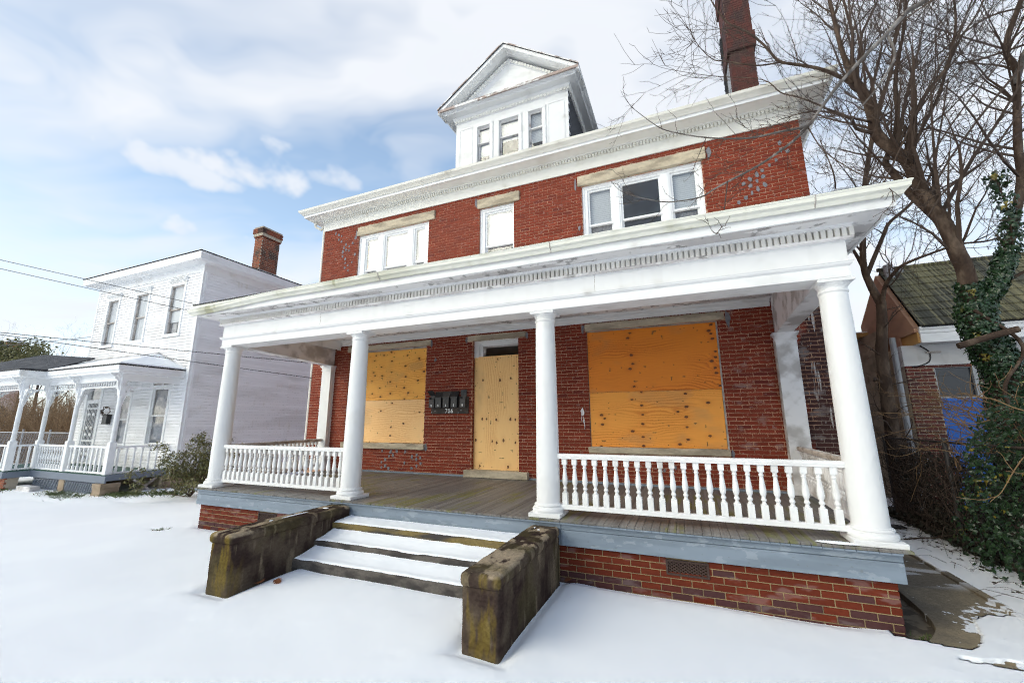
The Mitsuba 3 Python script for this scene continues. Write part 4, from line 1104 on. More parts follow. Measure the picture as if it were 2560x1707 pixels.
def snow_slab(x0, x1, y0, y1, z, thick_f, thick_b, seed, nx=130, ny=24, slope=0.0):
    u, w = np.linspace(0, 1, nx), np.linspace(0, 1, ny)
    U, W = np.meshgrid(u, w, indexing='ij')
    edge = (meshkit.fbm(np.stack([U * 14, 0 * U, 0 * U + seed], -1), 3, seed) - 0.5) * 0.030
    X = x0 + (x1 - x0) * U
    Y = y0 + edge * (1 - W) ** 2 + (y1 - y0) * W
    t = thick_f * np.clip(W * 7, 0, 1) ** 0.5 * (1 - 0.0 * W) + (thick_b - thick_f) * np.clip((W - 0.25) / 0.75, 0, 1) ** 1.3
    t = t * (0.9 + 0.25 * meshkit.fbm(np.stack([X * 4, Y * 6, 0 * X], -1), 3, seed + 3))
    end = np.clip(np.minimum(U, 1 - U) * (x1 - x0) / 0.06, 0, 1)
    t = t * (0.75 + 0.25 * end ** 0.5) + 0.02 * (1 - end) * W
    v = np.stack([X, Y, z + slope * (Y - y0) + t - 0.004], -1)
    idx = np.arange(nx * ny).reshape(nx, ny)
    q = np.stack([idx[:-1, :-1], idx[1:, :-1], idx[1:, 1:], idx[:-1, 1:]], -1).reshape(-1, 4)
    return v.reshape(-1, 3), q


for i, ((y0, y1, z), tb) in enumerate(zip(STEPS, (0.085, 0.090, 0.030))):
    put('step_snow', snow_slab(3.632, 6.60, y0 + 0.012, y1 - 0.002 + (0.01 if i < 2 else 0), z, 0.020, tb, 11 + i), 'm_snow', smooth=True, label=('snow lying on the lowest concrete step', 'snow lying on the middle concrete step', 'thin snow lying on the top concrete step')[i], category='snow', kind='stuff')
bits = []
for x, y, rx, ry in ((3.43, -0.55, 0.05, 0.03), (3.40, -1.05, 0.018, 0.22), (6.80, -0.50, 0.016, 0.012), (6.72, -0.42, 0.010, 0.008), (3.40, -1.42, 0.012, 0.03)):
    m = trimesh.creation.icosphere(2)
    v = np.array(m.vertices) * [rx, ry, 0.008]
    top = -0.062 if x < 5 else -0.076
    bits.append((v + [x, y, top + 0.004], np.array(m.faces)))
put('cheek_wall_snow', join(*bits), 'm_snow', smooth=True, label='little remnants of snow on top of the cheek walls', category='snow', kind='stuff')
pl = trimesh.creation.icosphere(3)
put('plinth_snow', (np.array(pl.vertices) * [0.19, 0.045, 0.012] + [9.85, -0.19, 0.010], np.array(pl.faces)), 'm_snow', smooth=True, label='sliver of snow on the porch floor by the rightmost column', category='snow', kind='stuff')

# ------------------------------------------------------------------ mailboxes, dish
B = thing('mailbox_rack', 'five black mailboxes in a row on a dark board beside the doorway', 'mailbox')
put(B + '__back_board', bevel_box(2.872, 3.892, YW - 0.035, YW - 0.003, 1.405, 1.80, 0.004), 'm_plank')
for i, x in enumerate((2.925, 3.118, 3.330, 3.548, 3.775)):
    k = key_for(B + '__mailbox')
    w = 0.082 if i in (1, 2, 3) else 0.072
    if i in (1, 2, 3):
        put(k + '__case', bevel_box(x - w, x + w, YW - 0.125, YW - 0.036, 1.545, 1.795, 0.006), 'm_black')
        lid = [(YW - 0.036, 1.930), (YW - 0.036, 1.775), (YW - 0.132, 1.775), (YW - 0.132, 1.792), (YW - 0.100, 1.845), (YW - 0.070, 1.905), (YW - 0.050, 1.930)]
        v, f = extrude_x(lid, x - w - 0.012, x + w + 0.012)
        t = np.clip((v[:, 2] - 1.78) / 0.15, 0, 1)
        v[:, 0] = x + (v[:, 0] - x) * (1 + 0.16 * t)
        put(k + '__lid', (v, f), 'm_black_worn' if i == 2 else 'm_black')
    else:
        put(k + '__case', join(bevel_box(x - w, x + w, YW - 0.115, YW - 0.105, 1.545, 1.745, 0.004), box(x - w, x - w + 0.006, YW - 0.105, YW - 0.036, 1.545, 1.80), box(x + w - 0.006, x + w, YW - 0.105, YW - 0.036, 1.545, 1.80), box(x - w, x + w, YW - 0.05, YW - 0.036, 1.545, 1.86), box(x - w, x + w, YW - 0.105, YW - 0.05, 1.545, 1.552)), 'm_black_worn')
        lean = 0.09 if i == 0 else 0.02
        v, f = box(x - w - 0.006, x + w + 0.006, 0, 0.012, 1.84, 1.955)
        v[:, 1] = YW - 0.06 - lean * (v[:, 2] - 1.84) / 0.115 + v[:, 1]
        v[:, 0] += (-0.03 if i == 0 else 0.012) * (v[:, 2] - 1.84) / 0.115
        put(k + '__lid', (v, f), 'm_black')
    tag = box(x - 0.013, x + 0.013, YW - 0.1275 if i in (1, 2, 3) else YW - 0.1175, YW - 0.12, 1.572, 1.622)
    put(k + '__number_tag', tag, 'm_white_plain')
    tx = meshkit.text_mesh(str(i + 1), 0.030, 0.001, True)
    v = np.array(tx.vertices)
    v = np.stack([v[:, 0] - v[:, 0].mean() + x, (YW - (0.1280 if i in (1, 2, 3) else 0.1180)) - v[:, 2], v[:, 1] + 1.582], 1)
    put(k + '__number', (v, np.array(tx.faces)[:, ::-1]), 'm_black')
tx = meshkit.text_mesh('716', 0.092, 0.004, True)
v = np.array(tx.vertices)
v = np.stack([v[:, 0] * 0.92 + 3.262, YW - 0.0355 - v[:, 2], v[:, 1] + 1.428], 1)
put(B + '__house_number', (v, np.array(tx.faces)[:, ::-1]), 'm_white_plain')
put(B + '__screw', boxes([(x - 0.010, x + 0.010, YW - 0.038, YW - 0.0345, z - 0.009, z + 0.009) for x, z in ((2.985, 1.475), (3.70, 1.478), (2.885, 1.440), (3.62, 1.43))]), 'm_galv')

G_ = thing('satellite_dish', 'grey satellite dish seen over the right end of the porch gutter', 'satellite dish')
a = np.linspace(0, 1, 9)
disk = lathe([(0.0, -0.004)] + [(0.26 * t, -0.004 + 0.06 * t * t) for t in a[1:]] + [(0.26 * t, 0.006 + 0.06 * t * t) for t in a[::-1][:-1]] + [(0.0, 0.004)], 40, caps=False)
v = disk[0]
c, q = math.cos(1.05), math.sin(1.05)
v = np.stack([v[:, 0], v[:, 1] * c + v[:, 2] * q, v[:, 1] * q - v[:, 2] * c], 1)
put(G_ + '__dish', (v * [0.72, 0.72, 0.82] + [10.74, 0.8, 4.17], disk[1][:, ::-1]), 'm_galv', smooth=50)
put(G_ + '__mast', tube([(10.76, 1.05, 3.70), (10.76, 1.0, 3.95), (10.76, 0.86, 4.10)], 0.022, 8), 'm_galv', smooth=50)

# ------------------------------------------------------------------ the white clapboard house on the left
N = thing('white_house', 'white two-storey clapboard house with a turned porch, left of the brick house', 'house')
NX0, NX1, NY, NYB = -13.63, -6.80, 3.0, 13.0
nwin = [(-12.72, -12.0, 4.24, 6.06), (-10.73, -9.965, 4.27, 6.08), (-8.56, -7.78, 4.34, 6.15)]
ngr = [(-8.66, -7.75, 0.52, 2.41), (-10.72, -9.98, 0.46, 2.23), (-12.98, -11.98, -0.25, 2.60)]
put(N + '__wall', join(slab_with_holes(NX0 + 0.03, NX1 - 0.03, -0.44, 6.80, NY + 0.034, NY + 0.2, nwin + ngr), box(NX1 - 0.2, NX1 - 0.034, NY + 0.2, NYB, -0.44, 6.80), box(NX0 + 0.03, NX0 + 0.2, NY + 0.2, NYB, -0.44, 6.80), box(NX0, NX1, NYB, NYB + 0.1, -0.44, 6.80)), 'm_bare_wood')


def clap_front(a, b, z0, z1, y, gap=0.009):
    z0 = z0 + gap
    return (np.array([[a, y - 0.020, z0], [b, y - 0.020, z0], [b, y - 0.002, z1], [a, y - 0.002, z1], [a, y + 0.035, z0], [b, y + 0.035, z0], [b, y + 0.035, z1], [a, y + 0.035, z1]]),
            np.array([[0, 1, 2], [0, 2, 3], [4, 6, 5], [4, 7, 6], [0, 5, 1], [0, 4, 5], [3, 2, 6], [3, 6, 7], [1, 5, 6], [1, 6, 2], [0, 3, 7], [0, 7, 4]]))


PITCH = 0.108
z = -0.44
while z < 6.50:
    for a, b in spans(NX0 + 0.10, NX1 - 0.10, [(h[0] - 0.10, h[1] + 0.10) for h in nwin + ngr if h[2] - 0.12 < z + 0.05 < h[3] + 0.12]):
        put(N + '__wall__clapboard', clap_front(a, b, z, z + PITCH, NY), 'm_siding')
    v, f = clap_front(NY + 0.10, NYB, z, z + PITCH, 0, 0.004)
    put(N + '__wall__clapboard', (np.stack([NX1 - v[:, 1] - 0.0, v[:, 0], v[:, 2]], 1), f), 'm_siding')
    z += PITCH
for x in (NX0, NX1 - 0.10):
    put(N + '__corner_board', box(x, x + 0.10, NY - 0.022, NY + 0.06, -0.44, 6.50), 'm_nb_trim')
put(N + '__corner_board', box(NX1 - 0.06, NX1 + 0.022, NY + 0.061, NY + 0.14, -0.44, 6.50), 'm_nb_trim')
put(N + '__foundation', boxes([(NX0 + 0.06, NX1 - 0.05, NY + 0.04, NY + 0.3, -1.1, -0.44), (NX1 - 0.35, NX1 - 0.05, NY + 0.3, NYB, -1.1, -0.44)]), 'm_block')
NEV = [(0.025, 6.50), (0.025, 6.76), (0.40, 6.79), (0.40, 6.795), (0.43, 7.03), (0.40, 7.06), (0.0, 7.06), (-0.1, 6.9), (-0.1, 6.50)]
put(N + '__eaves', sweep_u(NEV, NX0, NX1, NY, NYB), 'm_nb_trim')
put(N + '__eaves__roof_edge', sweep_u([(0.40, 7.061), (0.445, 7.050), (0.450, 7.072), (0.40, 7.085)], NX0, NX1, NY, NYB), 'm_black_roof')
ny0, ny1 = NY - 0.44, NYB + 0.4
nw = (NX1 - NX0 + 0.88) / 2
rv = np.array([[NX0 - 0.44, ny0, 7.075], [NX1 + 0.44, ny0, 7.075], [NX1 + 0.44, ny1, 7.0], [NX0 - 0.44, ny1, 7.0], [(NX0 + NX1) / 2, ny0 + nw, 7.62], [(NX0 + NX1) / 2, ny1, 7.5]])
rm = trimesh.Trimesh(rv, [[0, 1, 4], [1, 2, 5], [1, 5, 4], [3, 0, 4], [3, 4, 5], [2, 3, 5], [0, 2, 1], [0, 3, 2]], process=False)
rm.fix_normals()
put(N + '__roof', rm, 'm_black_roof')
# upper and porch windows
for i, (a, b, lo, hi) in enumerate(nwin + ngr[:2]):
    k = key_for(N + '__window')
    up = i < 3
    put(k + '__casing', boxes([(a - 0.10, a, NY - 0.035, NY + 0.08, lo - 0.08, hi + 0.10), (b, b + 0.10, NY - 0.035, NY + 0.08, lo - 0.08, hi + 0.10), (a - 0.0, b + 0.0, NY - 0.035, NY + 0.08, hi, hi + 0.10), (a - 0.13, b + 0.13, NY - 0.055, NY + 0.08, lo - 0.11, lo - 0.005)]), 'm_nb_trim')
    if up:
        put(k + '__hood', join(boxes([(a - 0.16, b + 0.16, NY - 0.10, NY + 0.0, hi + 0.235, hi + 0.265), (a - 0.13, b + 0.13, NY - 0.045, NY, hi + 0.11, hi + 0.235)]), boxes([(x, x + 0.035, NY - 0.085, NY - 0.046, hi + 0.15, hi + 0.233) for x in np.arange(a - 0.12, b + 0.10, 0.075)])), 'm_nb_trim')
    md = (lo + hi) / 2
    put(k + '__sash', boxes(sash_rows(a, b, md - 0.02, hi, NY + 0.015, 0.04) + sash_rows(a, b, lo, md + 0.02, NY + 0.055, 0.04)), 'm_bare_wood' if up else 'm_nb_trim')
    for u, w, yy in ((md + 0.02, hi - 0.04, NY + 0.035), (lo + 0.04, md - 0.02, NY + 0.075)):
        put(k + '__pane', (np.array([[a + 0.04, yy, u], [b - 0.04, yy, u], [b - 0.04, yy, w], [a + 0.04, yy, w]]), np.array([[0, 1, 2], [0, 2, 3]])), 'm_glass')
    if i == 2:
        put(k + '__shade', box(a, b, NY + 0.096, NY + 0.100, 4.79, hi), 'm_shade')
        put(k + '__curtain', boxes([(a + 0.02, a + 0.32, NY + 0.16, NY + 0.17, lo, 4.79), (b - 0.22, b - 0.02, NY + 0.16, NY + 0.17, lo, 4.79)]), 'm_curtain')
    else:
        zig = np.linspace(a, b, 29)
        yy = NY + 0.108 + 0.012 * np.sin(np.arange(29) * 1.9 + i)
        v = np.vstack([np.stack([zig, yy, 0 * zig + lo], 1), np.stack([zig, yy, 0 * zig + hi], 1)])
        f = np.array([[q, q + 1, q + 30] for q in range(28)] + [[q, q + 30, q + 29] for q in range(28)])
        put(k + '__curtain', (v, f), 'm_shade' if up else 'm_curtain')
put(N + '__inner_wall', boxes([(NX0 + 0.3, NX1 - 0.3, NY + 3.7, NY + 3.75, -0.4, 6.7), (NX0 + 0.3, NX1 - 0.3, NY + 0.25, NY + 3.7, 2.9, 3.05)]), 'm_plaster')
# front door with its grille
k = key_for(N + '__door')
a, b, lo, hi = ngr[2]
put(k + '__casing', boxes([(a - 0.10, a + 0.05, NY - 0.035, NY + 0.08, lo, hi + 0.05), (b - 0.05, b + 0.10, NY - 0.035, NY + 0.08, lo, hi + 0.05), (a + 0.05, b - 0.05, NY - 0.035, NY + 0.08, hi - 0.03, hi + 0.05), (a + 0.05, b - 0.05, NY - 0.02, NY + 0.08, 2.02, 2.10)]), 'm_nb_trim')
put(k + '__leaf', boxes([(a + 0.05, b - 0.05, NY + 0.05, NY + 0.09, lo, 2.02)]), 'm_dark_pane')
gr = [(a + 0.05, a + 0.13, NY, NY + 0.04, lo, 2.02), (b - 0.13, b - 0.05, NY, NY + 0.04, lo, 2.02)] + [(a + 0.13, b - 0.13, NY, NY + 0.04, zz, zz + 0.05) for zz in (lo, 0.30, 0.55, 1.75, 1.97)] + [(x, x + 0.018, NY + 0.01, NY + 0.025, lo, 2.0) for x in np.linspace(a + 0.2, b - 0.22, 7)] + [(a + 0.2 + 0.33 * (q % 2), a + 0.34 + 0.33 * (q % 2), NY + 0.005, NY + 0.03, zz, zz + 0.10) for q, zz in enumerate((0.05, 0.05, 0.75, 0.75, 1.0, 1.0, 1.5, 1.5))]
put(k + '__grille', boxes(gr), 'm_nb_trim')
put(k + '__transom_pane', (np.array([[a + 0.05, NY + 0.05, 2.1], [b - 0.05, NY + 0.05, 2.1], [b - 0.05, NY + 0.05, 2.57], [a + 0.05, NY + 0.05, 2.57]]), np.array([[0, 1, 2], [0, 2, 3]])), 'm_glass')
put(k + '__transom_curtain', box(a + 0.05, b - 0.05, NY + 0.1, NY + 0.105, 2.1, 2.57), 'm_curtain')
kb = thing('wall_mailbox', 'black mailbox with a wreath above it on the white house wall', 'mailbox')
put(kb + '__case', bevel_box(-11.32, -11.02, NY - 0.16, NY - 0.02, 1.18, 1.50, 0.01), 'm_black')
put(kb + '__lid', bevel_box(-11.34, -11.00, NY - 0.18, NY - 0.02, 1.50, 1.53, 0.008), 'm_black_worn')
r = np.random.default_rng(3)
wr = [tube(smooth_path([(-11.2 + 0.20 * math.cos(t) * 1.2, NY - 0.1, 1.66 + 0.12 * math.sin(t)), (-11.2 + 0.26 * math.cos(t + 0.5) * 1.2, NY - 0.16, 1.66 + 0.17 * math.sin(t + 0.5)), (-11.2 + 0.2 * math.cos(t + 1.0) * 1.3, NY - 0.12, 1.66 + 0.1 * math.sin(t + 1.0))], 3), 0.012, 4) for t in r.uniform(0, 6.28, 16)]
put('dried_wreath', join(*wr), 'm_bark', label='dry brown wreath hanging above the black wall mailbox', category='wreath')
# chimney
K = put(N + '__chimney', join(box(-7.644, -7.206, 5.206, 5.994, 6.9, 8.90), box(-7.70, -7.15, 5.15, 6.05, 8.90, 9.30)), 'm_old_mortar')
for z0, z1, g in ((7.0, 8.85, 0.0), (8.85, 9.02, 0.03), (9.02, 9.24, 0.075), (9.24, 9.32, 0.04)):
    fr = brick_rows(-7.65 - g, -7.20 + g, z0, z1, 5.2 - g, 0.05, [], 0.215, 0.075, 0.013, 7.0, rng, -7.65)
    sd = brick_rows(5.24 - g, 6.0 + g, z0, z1, 0, 0.05, [], 0.215, 0.075, 0.013, 7.0, rng, 5.2)
    for q in fr:
        put(K + '__brick', boxes(q), 'm_old_brick')
    for q in sd:
        put(K + '__brick', box(-7.20 + g - 0.05, -7.20 + g + rng.uniform(-0.004, 0.004), q[0], q[1], q[4], q[5]), 'm_old_brick')
put(K + '__mortar_flashing', box(-7.70, -7.17, 5.17, 6.03, 6.95, 7.42), 'm_greyed_paint')
# porch of the white house
P = N + '__porch'
put(P + '_floor', boxes([(-14.6, -7.16, 1.42, NY, -0.33, -0.27), (-14.6, -11.62, 0.80, 1.42, -0.33, -0.27)]), 'm_nb_green')
put(P + '_skirt', boxes([(-11.66, -7.12, 1.40, 1.44, -0.50, -0.30), (-7.16, -7.12, 1.44, NY, -0.44, -0.27), (-11.66, -11.62, 0.78, 1.40, -0.50, -0.30), (-14.6, -11.66, 0.78, 0.82, -0.50, -0.30)]), 'm_nb_blue')
put(P + '_pier', join(boxes([(-7.56, -7.10, 1.32, 1.78, -1.0, -0.78), (-7.54, -7.11, 1.33, 1.77, -0.775, -0.64), (-7.56, -7.10, 1.32, 1.78, -0.635, -0.51), (-9.86, -9.52, 1.46, 1.8, -1.0, -0.51), (-7.2, -6.9, 2.8, 3.02, -1.0, -0.46)])), 'm_block')
pb = key_for(P + '_base')
scene[pb] = mikit.ply(box(-14.6, -11.72, 0.90, 1.2, -1.1, -0.5), 'm_old_mortar')
for q in brick_rows(-14.6, -11.70, -1.0, -0.50, 0.885, 0.05, [], 0.215, 0.075, 0.012, -1.0, rng):
    put(pb + '__brick', boxes(q), 'm_old_brick')
for x0, x1 in ((-11.55, -9.90), (-9.48, -7.62)):
    kl = key_for(P + '_lattice')
    ms = []
    for sgn in (1, -1):
        for t in np.arange(x0 - 0.5, x1 + 0.5, 0.10):
            lo, hi = -0.98, -0.50
            p, q = (t, t + (hi - lo)) if sgn > 0 else (t + (hi - lo), t)
            l, h = sorted(((x0 - p) / (q - p), (x1 - p) / (q - p)))
            l, h = max(l, 0), min(h, 1)
            if h - l > 0.06:
                yv = 1.475 + 0.010 * sgn
                ms.append(bar((p + (q - p) * l, yv, lo + (hi - lo) * l), (p + (q - p) * h, yv, lo + (hi - lo) * h), 0.034, 0.008))
    for m in ms:
        put(kl + '__slat', m, 'm_nb_blue')
put(P + '_crossbrace', join(bar((-7.15, 2.1, -0.95), (-7.15, 2.7, -0.47), 0.06), bar((-7.13, 2.7, -0.95), (-7.13, 2.1, -0.47), 0.06)), 'm_bare_wood')
post_prof = [(0.070, 0.0), (0.070, 0.02), (0.052, 0.05), (0.066, 0.08), (0.060, 0.12), (0.058, 0.3), (0.062, 0.75), (0.058, 1.20), (0.052, 1.28), (0.066, 1.31), (0.052, 1.34), (0.064, 1.37), (0.064, 1.39)]
post_l = lathe(post_prof, 20)
POSTS = [(-7.30, 1.50, 'corner post of the white porch nearest the brick house'), (-9.75, 1.50, None), (-11.72, 1.50, None), (-11.72, 0.88, None), (-13.9, 0.88, None)]


def bracket(dirx, diry):
    """a scroll-sawn bracket, 0.30 out and 0.55 down from its corner"""
    from shapely.geometry import Polygon as Pg, Point
    g = Pg([(0.05, 0), (0.34, 0), (0.30, -0.06), (0.22, -0.09), (0.20, -0.17), (0.13, -0.22), (0.12, -0.34), (0.085, -0.46), (0.05, -0.60)])
    for cx, cy, rr in ((0.16, -0.075, 0.030), (0.105, -0.16, 0.028), (0.25, -0.035, 0.018), (0.085, -0.28, 0.018)):
        g = g.difference(Point(cx, cy).buffer(rr, 8))
    m = trimesh.creation.extrude_polygon(g, 0.045, engine='earcut')
    v = np.array(m.vertices)
    u, w, t = v[:, 0], v[:, 1], v[:, 2] - 0.0225
    m = trimesh.Trimesh(np.stack([u * dirx + t * abs(diry), u * diry + t * abs(dirx), w], 1), m.faces, process=False)
    m.fix_normals()
    return np.array(m.vertices), np.array(m.faces)


for i, (x, y, nm) in enumerate(POSTS):
    k = key_for(P + '_post')
    if nm:
        labels[k] = {'label': nm}
    put(k + '__base', bevel_box(x - 0.085, x + 0.085, y - 0.085, y + 0.085, -0.27, 0.66, 0.008), 'm_nb_trim')
    put(k + '__shaft', moved(post_l, (x, y, 0.659)), 'm_nb_trim', smooth=40)
    put(k + '__head', bevel_box(x - 0.070, x + 0.070, y - 0.070, y + 0.070, 2.045, 2.74, 0.006), 'm_nb_trim')
    for dx, dy in ((1, 0), (-1, 0), (0, -1), (0, 1)):
        if (i == 0 and dx > 0) or (i == 2 and dx < 0 and False):
            continue
        put(k + '__bracket', moved(bracket(dx, dy), (x, y, 2.33 if dy == 0 or dy > 0 else 2.70)), 'm_nb_trim')
    put(k + '__bracket', moved(bracket(0, -1), (x, y - 0.02, 2.72)), 'm_nb_trim')
beams = [((-11.72, 1.5), (-7.30, 1.5)), ((-7.30, 1.5), (-7.30, NY)), ((-11.72, 0.88), (-11.72, 1.5)), ((-14.5, 0.88), (-11.72, 0.88))]
for (xa, ya), (xb, yb_) in beams:
    lx, hx, ly, hy = min(xa, xb) - 0.065, max(xa, xb) + 0.065, min(ya, yb_) - 0.065, max(ya, yb_) + 0.065
    off = 0.0 if xa != xb else 0.0015
    put(P + '_beam', box(lx + off, hx - off, ly + off * 0, hy, 2.50 + off, 2.74 - off), 'm_nb_trim')
    fk = key_for(P + '_frieze')
    hz = xa != xb
    put(fk + '__rail', box(min(xa, xb), max(xa, xb), ya - 0.022, ya + 0.022, 2.31, 2.345) if hz else box(xa - 0.022, xa + 0.022, min(ya, yb_), max(ya, yb_), 2.311, 2.344), 'm_nb_trim')
    Ls = abs(xb - xa) + abs(yb_ - ya)
    nsp = int(Ls / (0.14 if hz else 0.26))
    sp = lathe([(0.010, 0), (0.022, 0.03), (0.012, 0.06), (0.024, 0.085), (0.012, 0.11), (0.022, 0.13), (0.010, 0.156)], 8, caps=False)
    for t in (np.arange(nsp) + 0.5) / nsp:
        put(fk + '__spindle', moved(sp, (xa + (xb - xa) * t, ya + (yb_ - ya) * t, 2.3445)), 'm_nb_trim', smooth=40)
nb_bal = join(bevel_box(-0.028, 0.028, -0.028, 0.028, 0, 0.13, 0.003), moved(lathe([(r * 0.95, q * 1.28) for r, q in turned(0.352)], 10, caps=False), (0, 0, 0.13)), bevel_box(-0.026, 0.026, -0.026, 0.026, 0.58, 0.70, 0.003))
for (xa, ya), (xb, yb_), n, plain in (((-11.63, 1.5), (-9.84, 1.5), 11, 0), ((-9.66, 1.5), (-7.39, 1.5), 9, 4), ((-7.30, 1.59), (-7.30, NY - 0.02), 7, 0), ((-14.4, 0.88), (-11.81, 0.88), 4, 4), ((-11.72, 0.96), (-11.72, 1.41), 2, 2)):
    k = key_for(P + '_railing')
    L = math.hypot(xb - xa, yb_ - ya)
    ang = math.atan2(yb_ - ya, xb - xa)
    put(k + '__top_rail', moved(box(0, L, -0.04, 0.04, 0.48, 0.535), (xa, ya, 0), ang), 'm_nb_trim')
    put(k + '__bottom_rail', moved(box(0, L, -0.035, 0.035, -0.262, -0.215), (xa, ya, 0), ang), 'm_nb_trim')
    for i in range(n):
        t = (i + 0.5) / n
        m = nb_bal if i < n - plain else box(-0.024, 0.024, -0.024, 0.024, 0, 0.70)
        put(k + '__baluster', moved(m, (xa + (xb - xa) * t, ya + (yb_ - ya) * t, -0.2145), ang), 'm_nb_trim')
# porch roof: fascia, black edge, snow and the bare black part at its left
fas = [((-11.42, 1.20), (-7.0, 1.20)), ((-7.0, 1.20), (-7.0, NY)), ((-11.42, 0.58), (-11.42, 1.20)), ((-14.6, 0.58), (-11.42, 0.58))]
put(P + '_cornice', boxes([(-14.6, -7.04, 1.24, NY - 0.005, 2.72, 2.93), (-14.6, -11.46, 0.62, 1.24, 2.72, 2.93), (-14.6, -7.0, 1.20, NY - 0.005, 2.80, 2.945), (-14.6, -11.42, 0.58, 1.20, 2.80, 2.945)]), 'm_nb_trim')
put(P + '_roof_edge', boxes([(-14.6, -6.98, 1.18, NY - 0.006, 2.9455, 2.985), (-14.6, -11.40, 0.56, 1.18, 2.9455, 2.985)]), 'm_black_roof')


def roof_piece(top, tag, bsdf, **kw):
    v = np.array(top, float)
    lo = v - [0, 0, 0.05]
    n = len(v)
    f = [[0, i, i + 1] for i in range(1, n - 1)] + [[n, n + i + 1, n + i] for i in range(1, n - 1)] + [[i, n + i, n + (i + 1) % n] for i in range(n)] + [[i, n + (i + 1) % n, (i + 1) % n] for i in range(n)]
    m = trimesh.Trimesh(np.vstack([v, lo]), f, process=False)
    m.fix_normals()
    return put(tag, m, bsdf, **kw)


roof_piece([(-11.4, 1.22, 3.03), (-7.02, 1.22, 3.03), (-8.70, NY, 3.66), (-13.6, NY, 3.66)], 'porch_roof_snow', 'm_snow', label='snow on the porch roof of the white house', category='snow', kind='stuff')
roof_piece([(-7.02, 1.22, 3.03), (-7.02, NY, 3.03), (-8.70, NY, 3.66)], 'porch_roof_snow', 'm_snow', label='snow on the right hip of the white house porch roof', category='snow', kind='stuff')
put(P + '_flashing', join(tube([(-13.6, NY - 0.02, 3.70), (-8.7, NY - 0.02, 3.70), (-7.02, NY - 0.02, 3.06)], 0.025, 5), tube([(-8.70, NY - 0.02, 3.69), (-7.9, 2.1, 3.39)], 0.02, 5)), 'm_greyed_paint')
roof_piece([(-14.6, 0.60, 3.0), (-11.45, 0.60, 3.0), (-11.45, 1.25, 3.03), (-12.0, 2.6, 3.66), (-16.1, 2.6, 4.05), (-17.2, 1.2, 3.45)], P + '_black_roof', 'm_black_roof')
kw = thing('concrete_block', 'grey concrete block lying against the blue porch lattice', 'block')
put(kw + '__block', bevel_box(-11.25, -10.35, 1.02, 1.25, -0.93, -0.72, 0.01), 'm_greyed_paint')

# ------------------------------------------------------------------ the low brick building on the right, with its mossy shingle roof
R_ = thing('brick_building', 'low brick building with mossy shingle roof and blue door panel, behind the trees at right', 'building')
RX, RY = 13.19, 6.3
rh = [(13.67, 14.36, -0.6, 2.36)]
put(R_ + '__wall', slab_with_holes(RX + 0.006, 21.0, -1.0, 2.40, RY + 0.008, RY + 0.3, rh), 'm_side_mortar')
rr = brick_rows(RX, 21.0, -0.95, 2.40, RY, 0.05, rh, 0.215, 0.0747, 0.013, -0.8, rng)
big, rest = split_largest(rr, 260)
for i in big:
    put(R_ + '__wall__brick', boxes(rr[i]), 'm_side_brick')
put(R_ + '__wall__other_brick', boxes(rr[rest]), 'm_side_brick', kind='stuff')
put(R_ + '__stucco_band', box(RX - 0.02, 21.0, RY - 0.02, RY + 0.3, 2.4005, 2.86), 'm_stucco')
put(R_ + '__window__frame', boxes([(13.67, 13.70, RY + 0.03, RY + 0.12, 1.68, 2.36), (14.29, 14.36, RY + 0.0, RY + 0.12, 1.68, 2.36), (13.70, 14.29, RY + 0.03, RY + 0.12, 2.33, 2.36), (13.70, 14.29, RY + 0.03, RY + 0.12, 1.68, 1.71)]), 'm_galv')
put(R_ + '__window__pane', box(13.70, 14.29, RY + 0.07, RY + 0.08, 1.71, 2.33), 'm_dark_pane')
put(R_ + '__blue_panel', boxes([(13.67, 14.36, RY + 0.05, RY + 0.10, -0.6, 1.60), (13.67, 14.36, RY + 0.035, RY + 0.10, 1.61, 1.675)]), 'm_blue_panel')
put(R_ + '__fascia', boxes([(13.37, 21.0, RY - 0.44, RY - 0.40, 2.85, 3.05), (13.36, 21.0, RY - 0.455, RY - 0.40, 3.055, 3.13), (13.36, 21.0, RY - 0.475, RY - 0.40, 3.135, 3.20)]), 'm_nb_trim')
put(R_ + '__soffit', box(13.37, 21.0, RY - 0.40, RY, 2.865, 2.88), 'm_stucco')
# gable end: tan panel, ochre boxed end, rear wing
put(R_ + '__gable', extrude_x([(RY - 0.40, 3.09), (RY - 0.40, 3.17), (7.22, 4.83), (8.6, 3.8), (8.6, 2.40), (RY + 0.31, 2.40), (RY + 0.31, 3.09)], 13.30, 13.398), 'm_tan')
put(R_ + '__boxed_end', box(13.335, 13.395, RY - 0.40, RY + 0.32, 2.86, 3.085), 'm_ochre')
put(R_ + '__side_wall', box(RX + 0.02, RX + 0.3, RY + 0.3, 8.2, -1.0, 2.8), 'm_block')
put(R_ + '__rear_wing', boxes([(13.24, 20.0, 8.2, 16.0, -1.0, 3.45)]), 'm_block')
blk = []
for kx in range(22):                                                    # concrete blocks of the rear wing's flank
    for j in range(18):
        y0 = 7.0 + j * 0.41 + (kx % 2) * 0.2
        blk.append((RX + 0.008, RX + 0.05, y0, y0 + 0.40, -0.95 + kx * 0.2, -0.95 + kx * 0.2 + 0.192))
put(R_ + '__side_wall__block', boxes([b for b in blk if b[5] < 3.45]), 'm_block', kind='stuff')
put(R_ + '__wing_roof', box(13.05, 20.0, 8.22, 16.2, 3.451, 3.56), 'm_ochre')
put(R_ + '__wing_roof_snow', box(13.06, 19.9, 8.25, 16.1, 3.561, 3.59), 'm_snow')
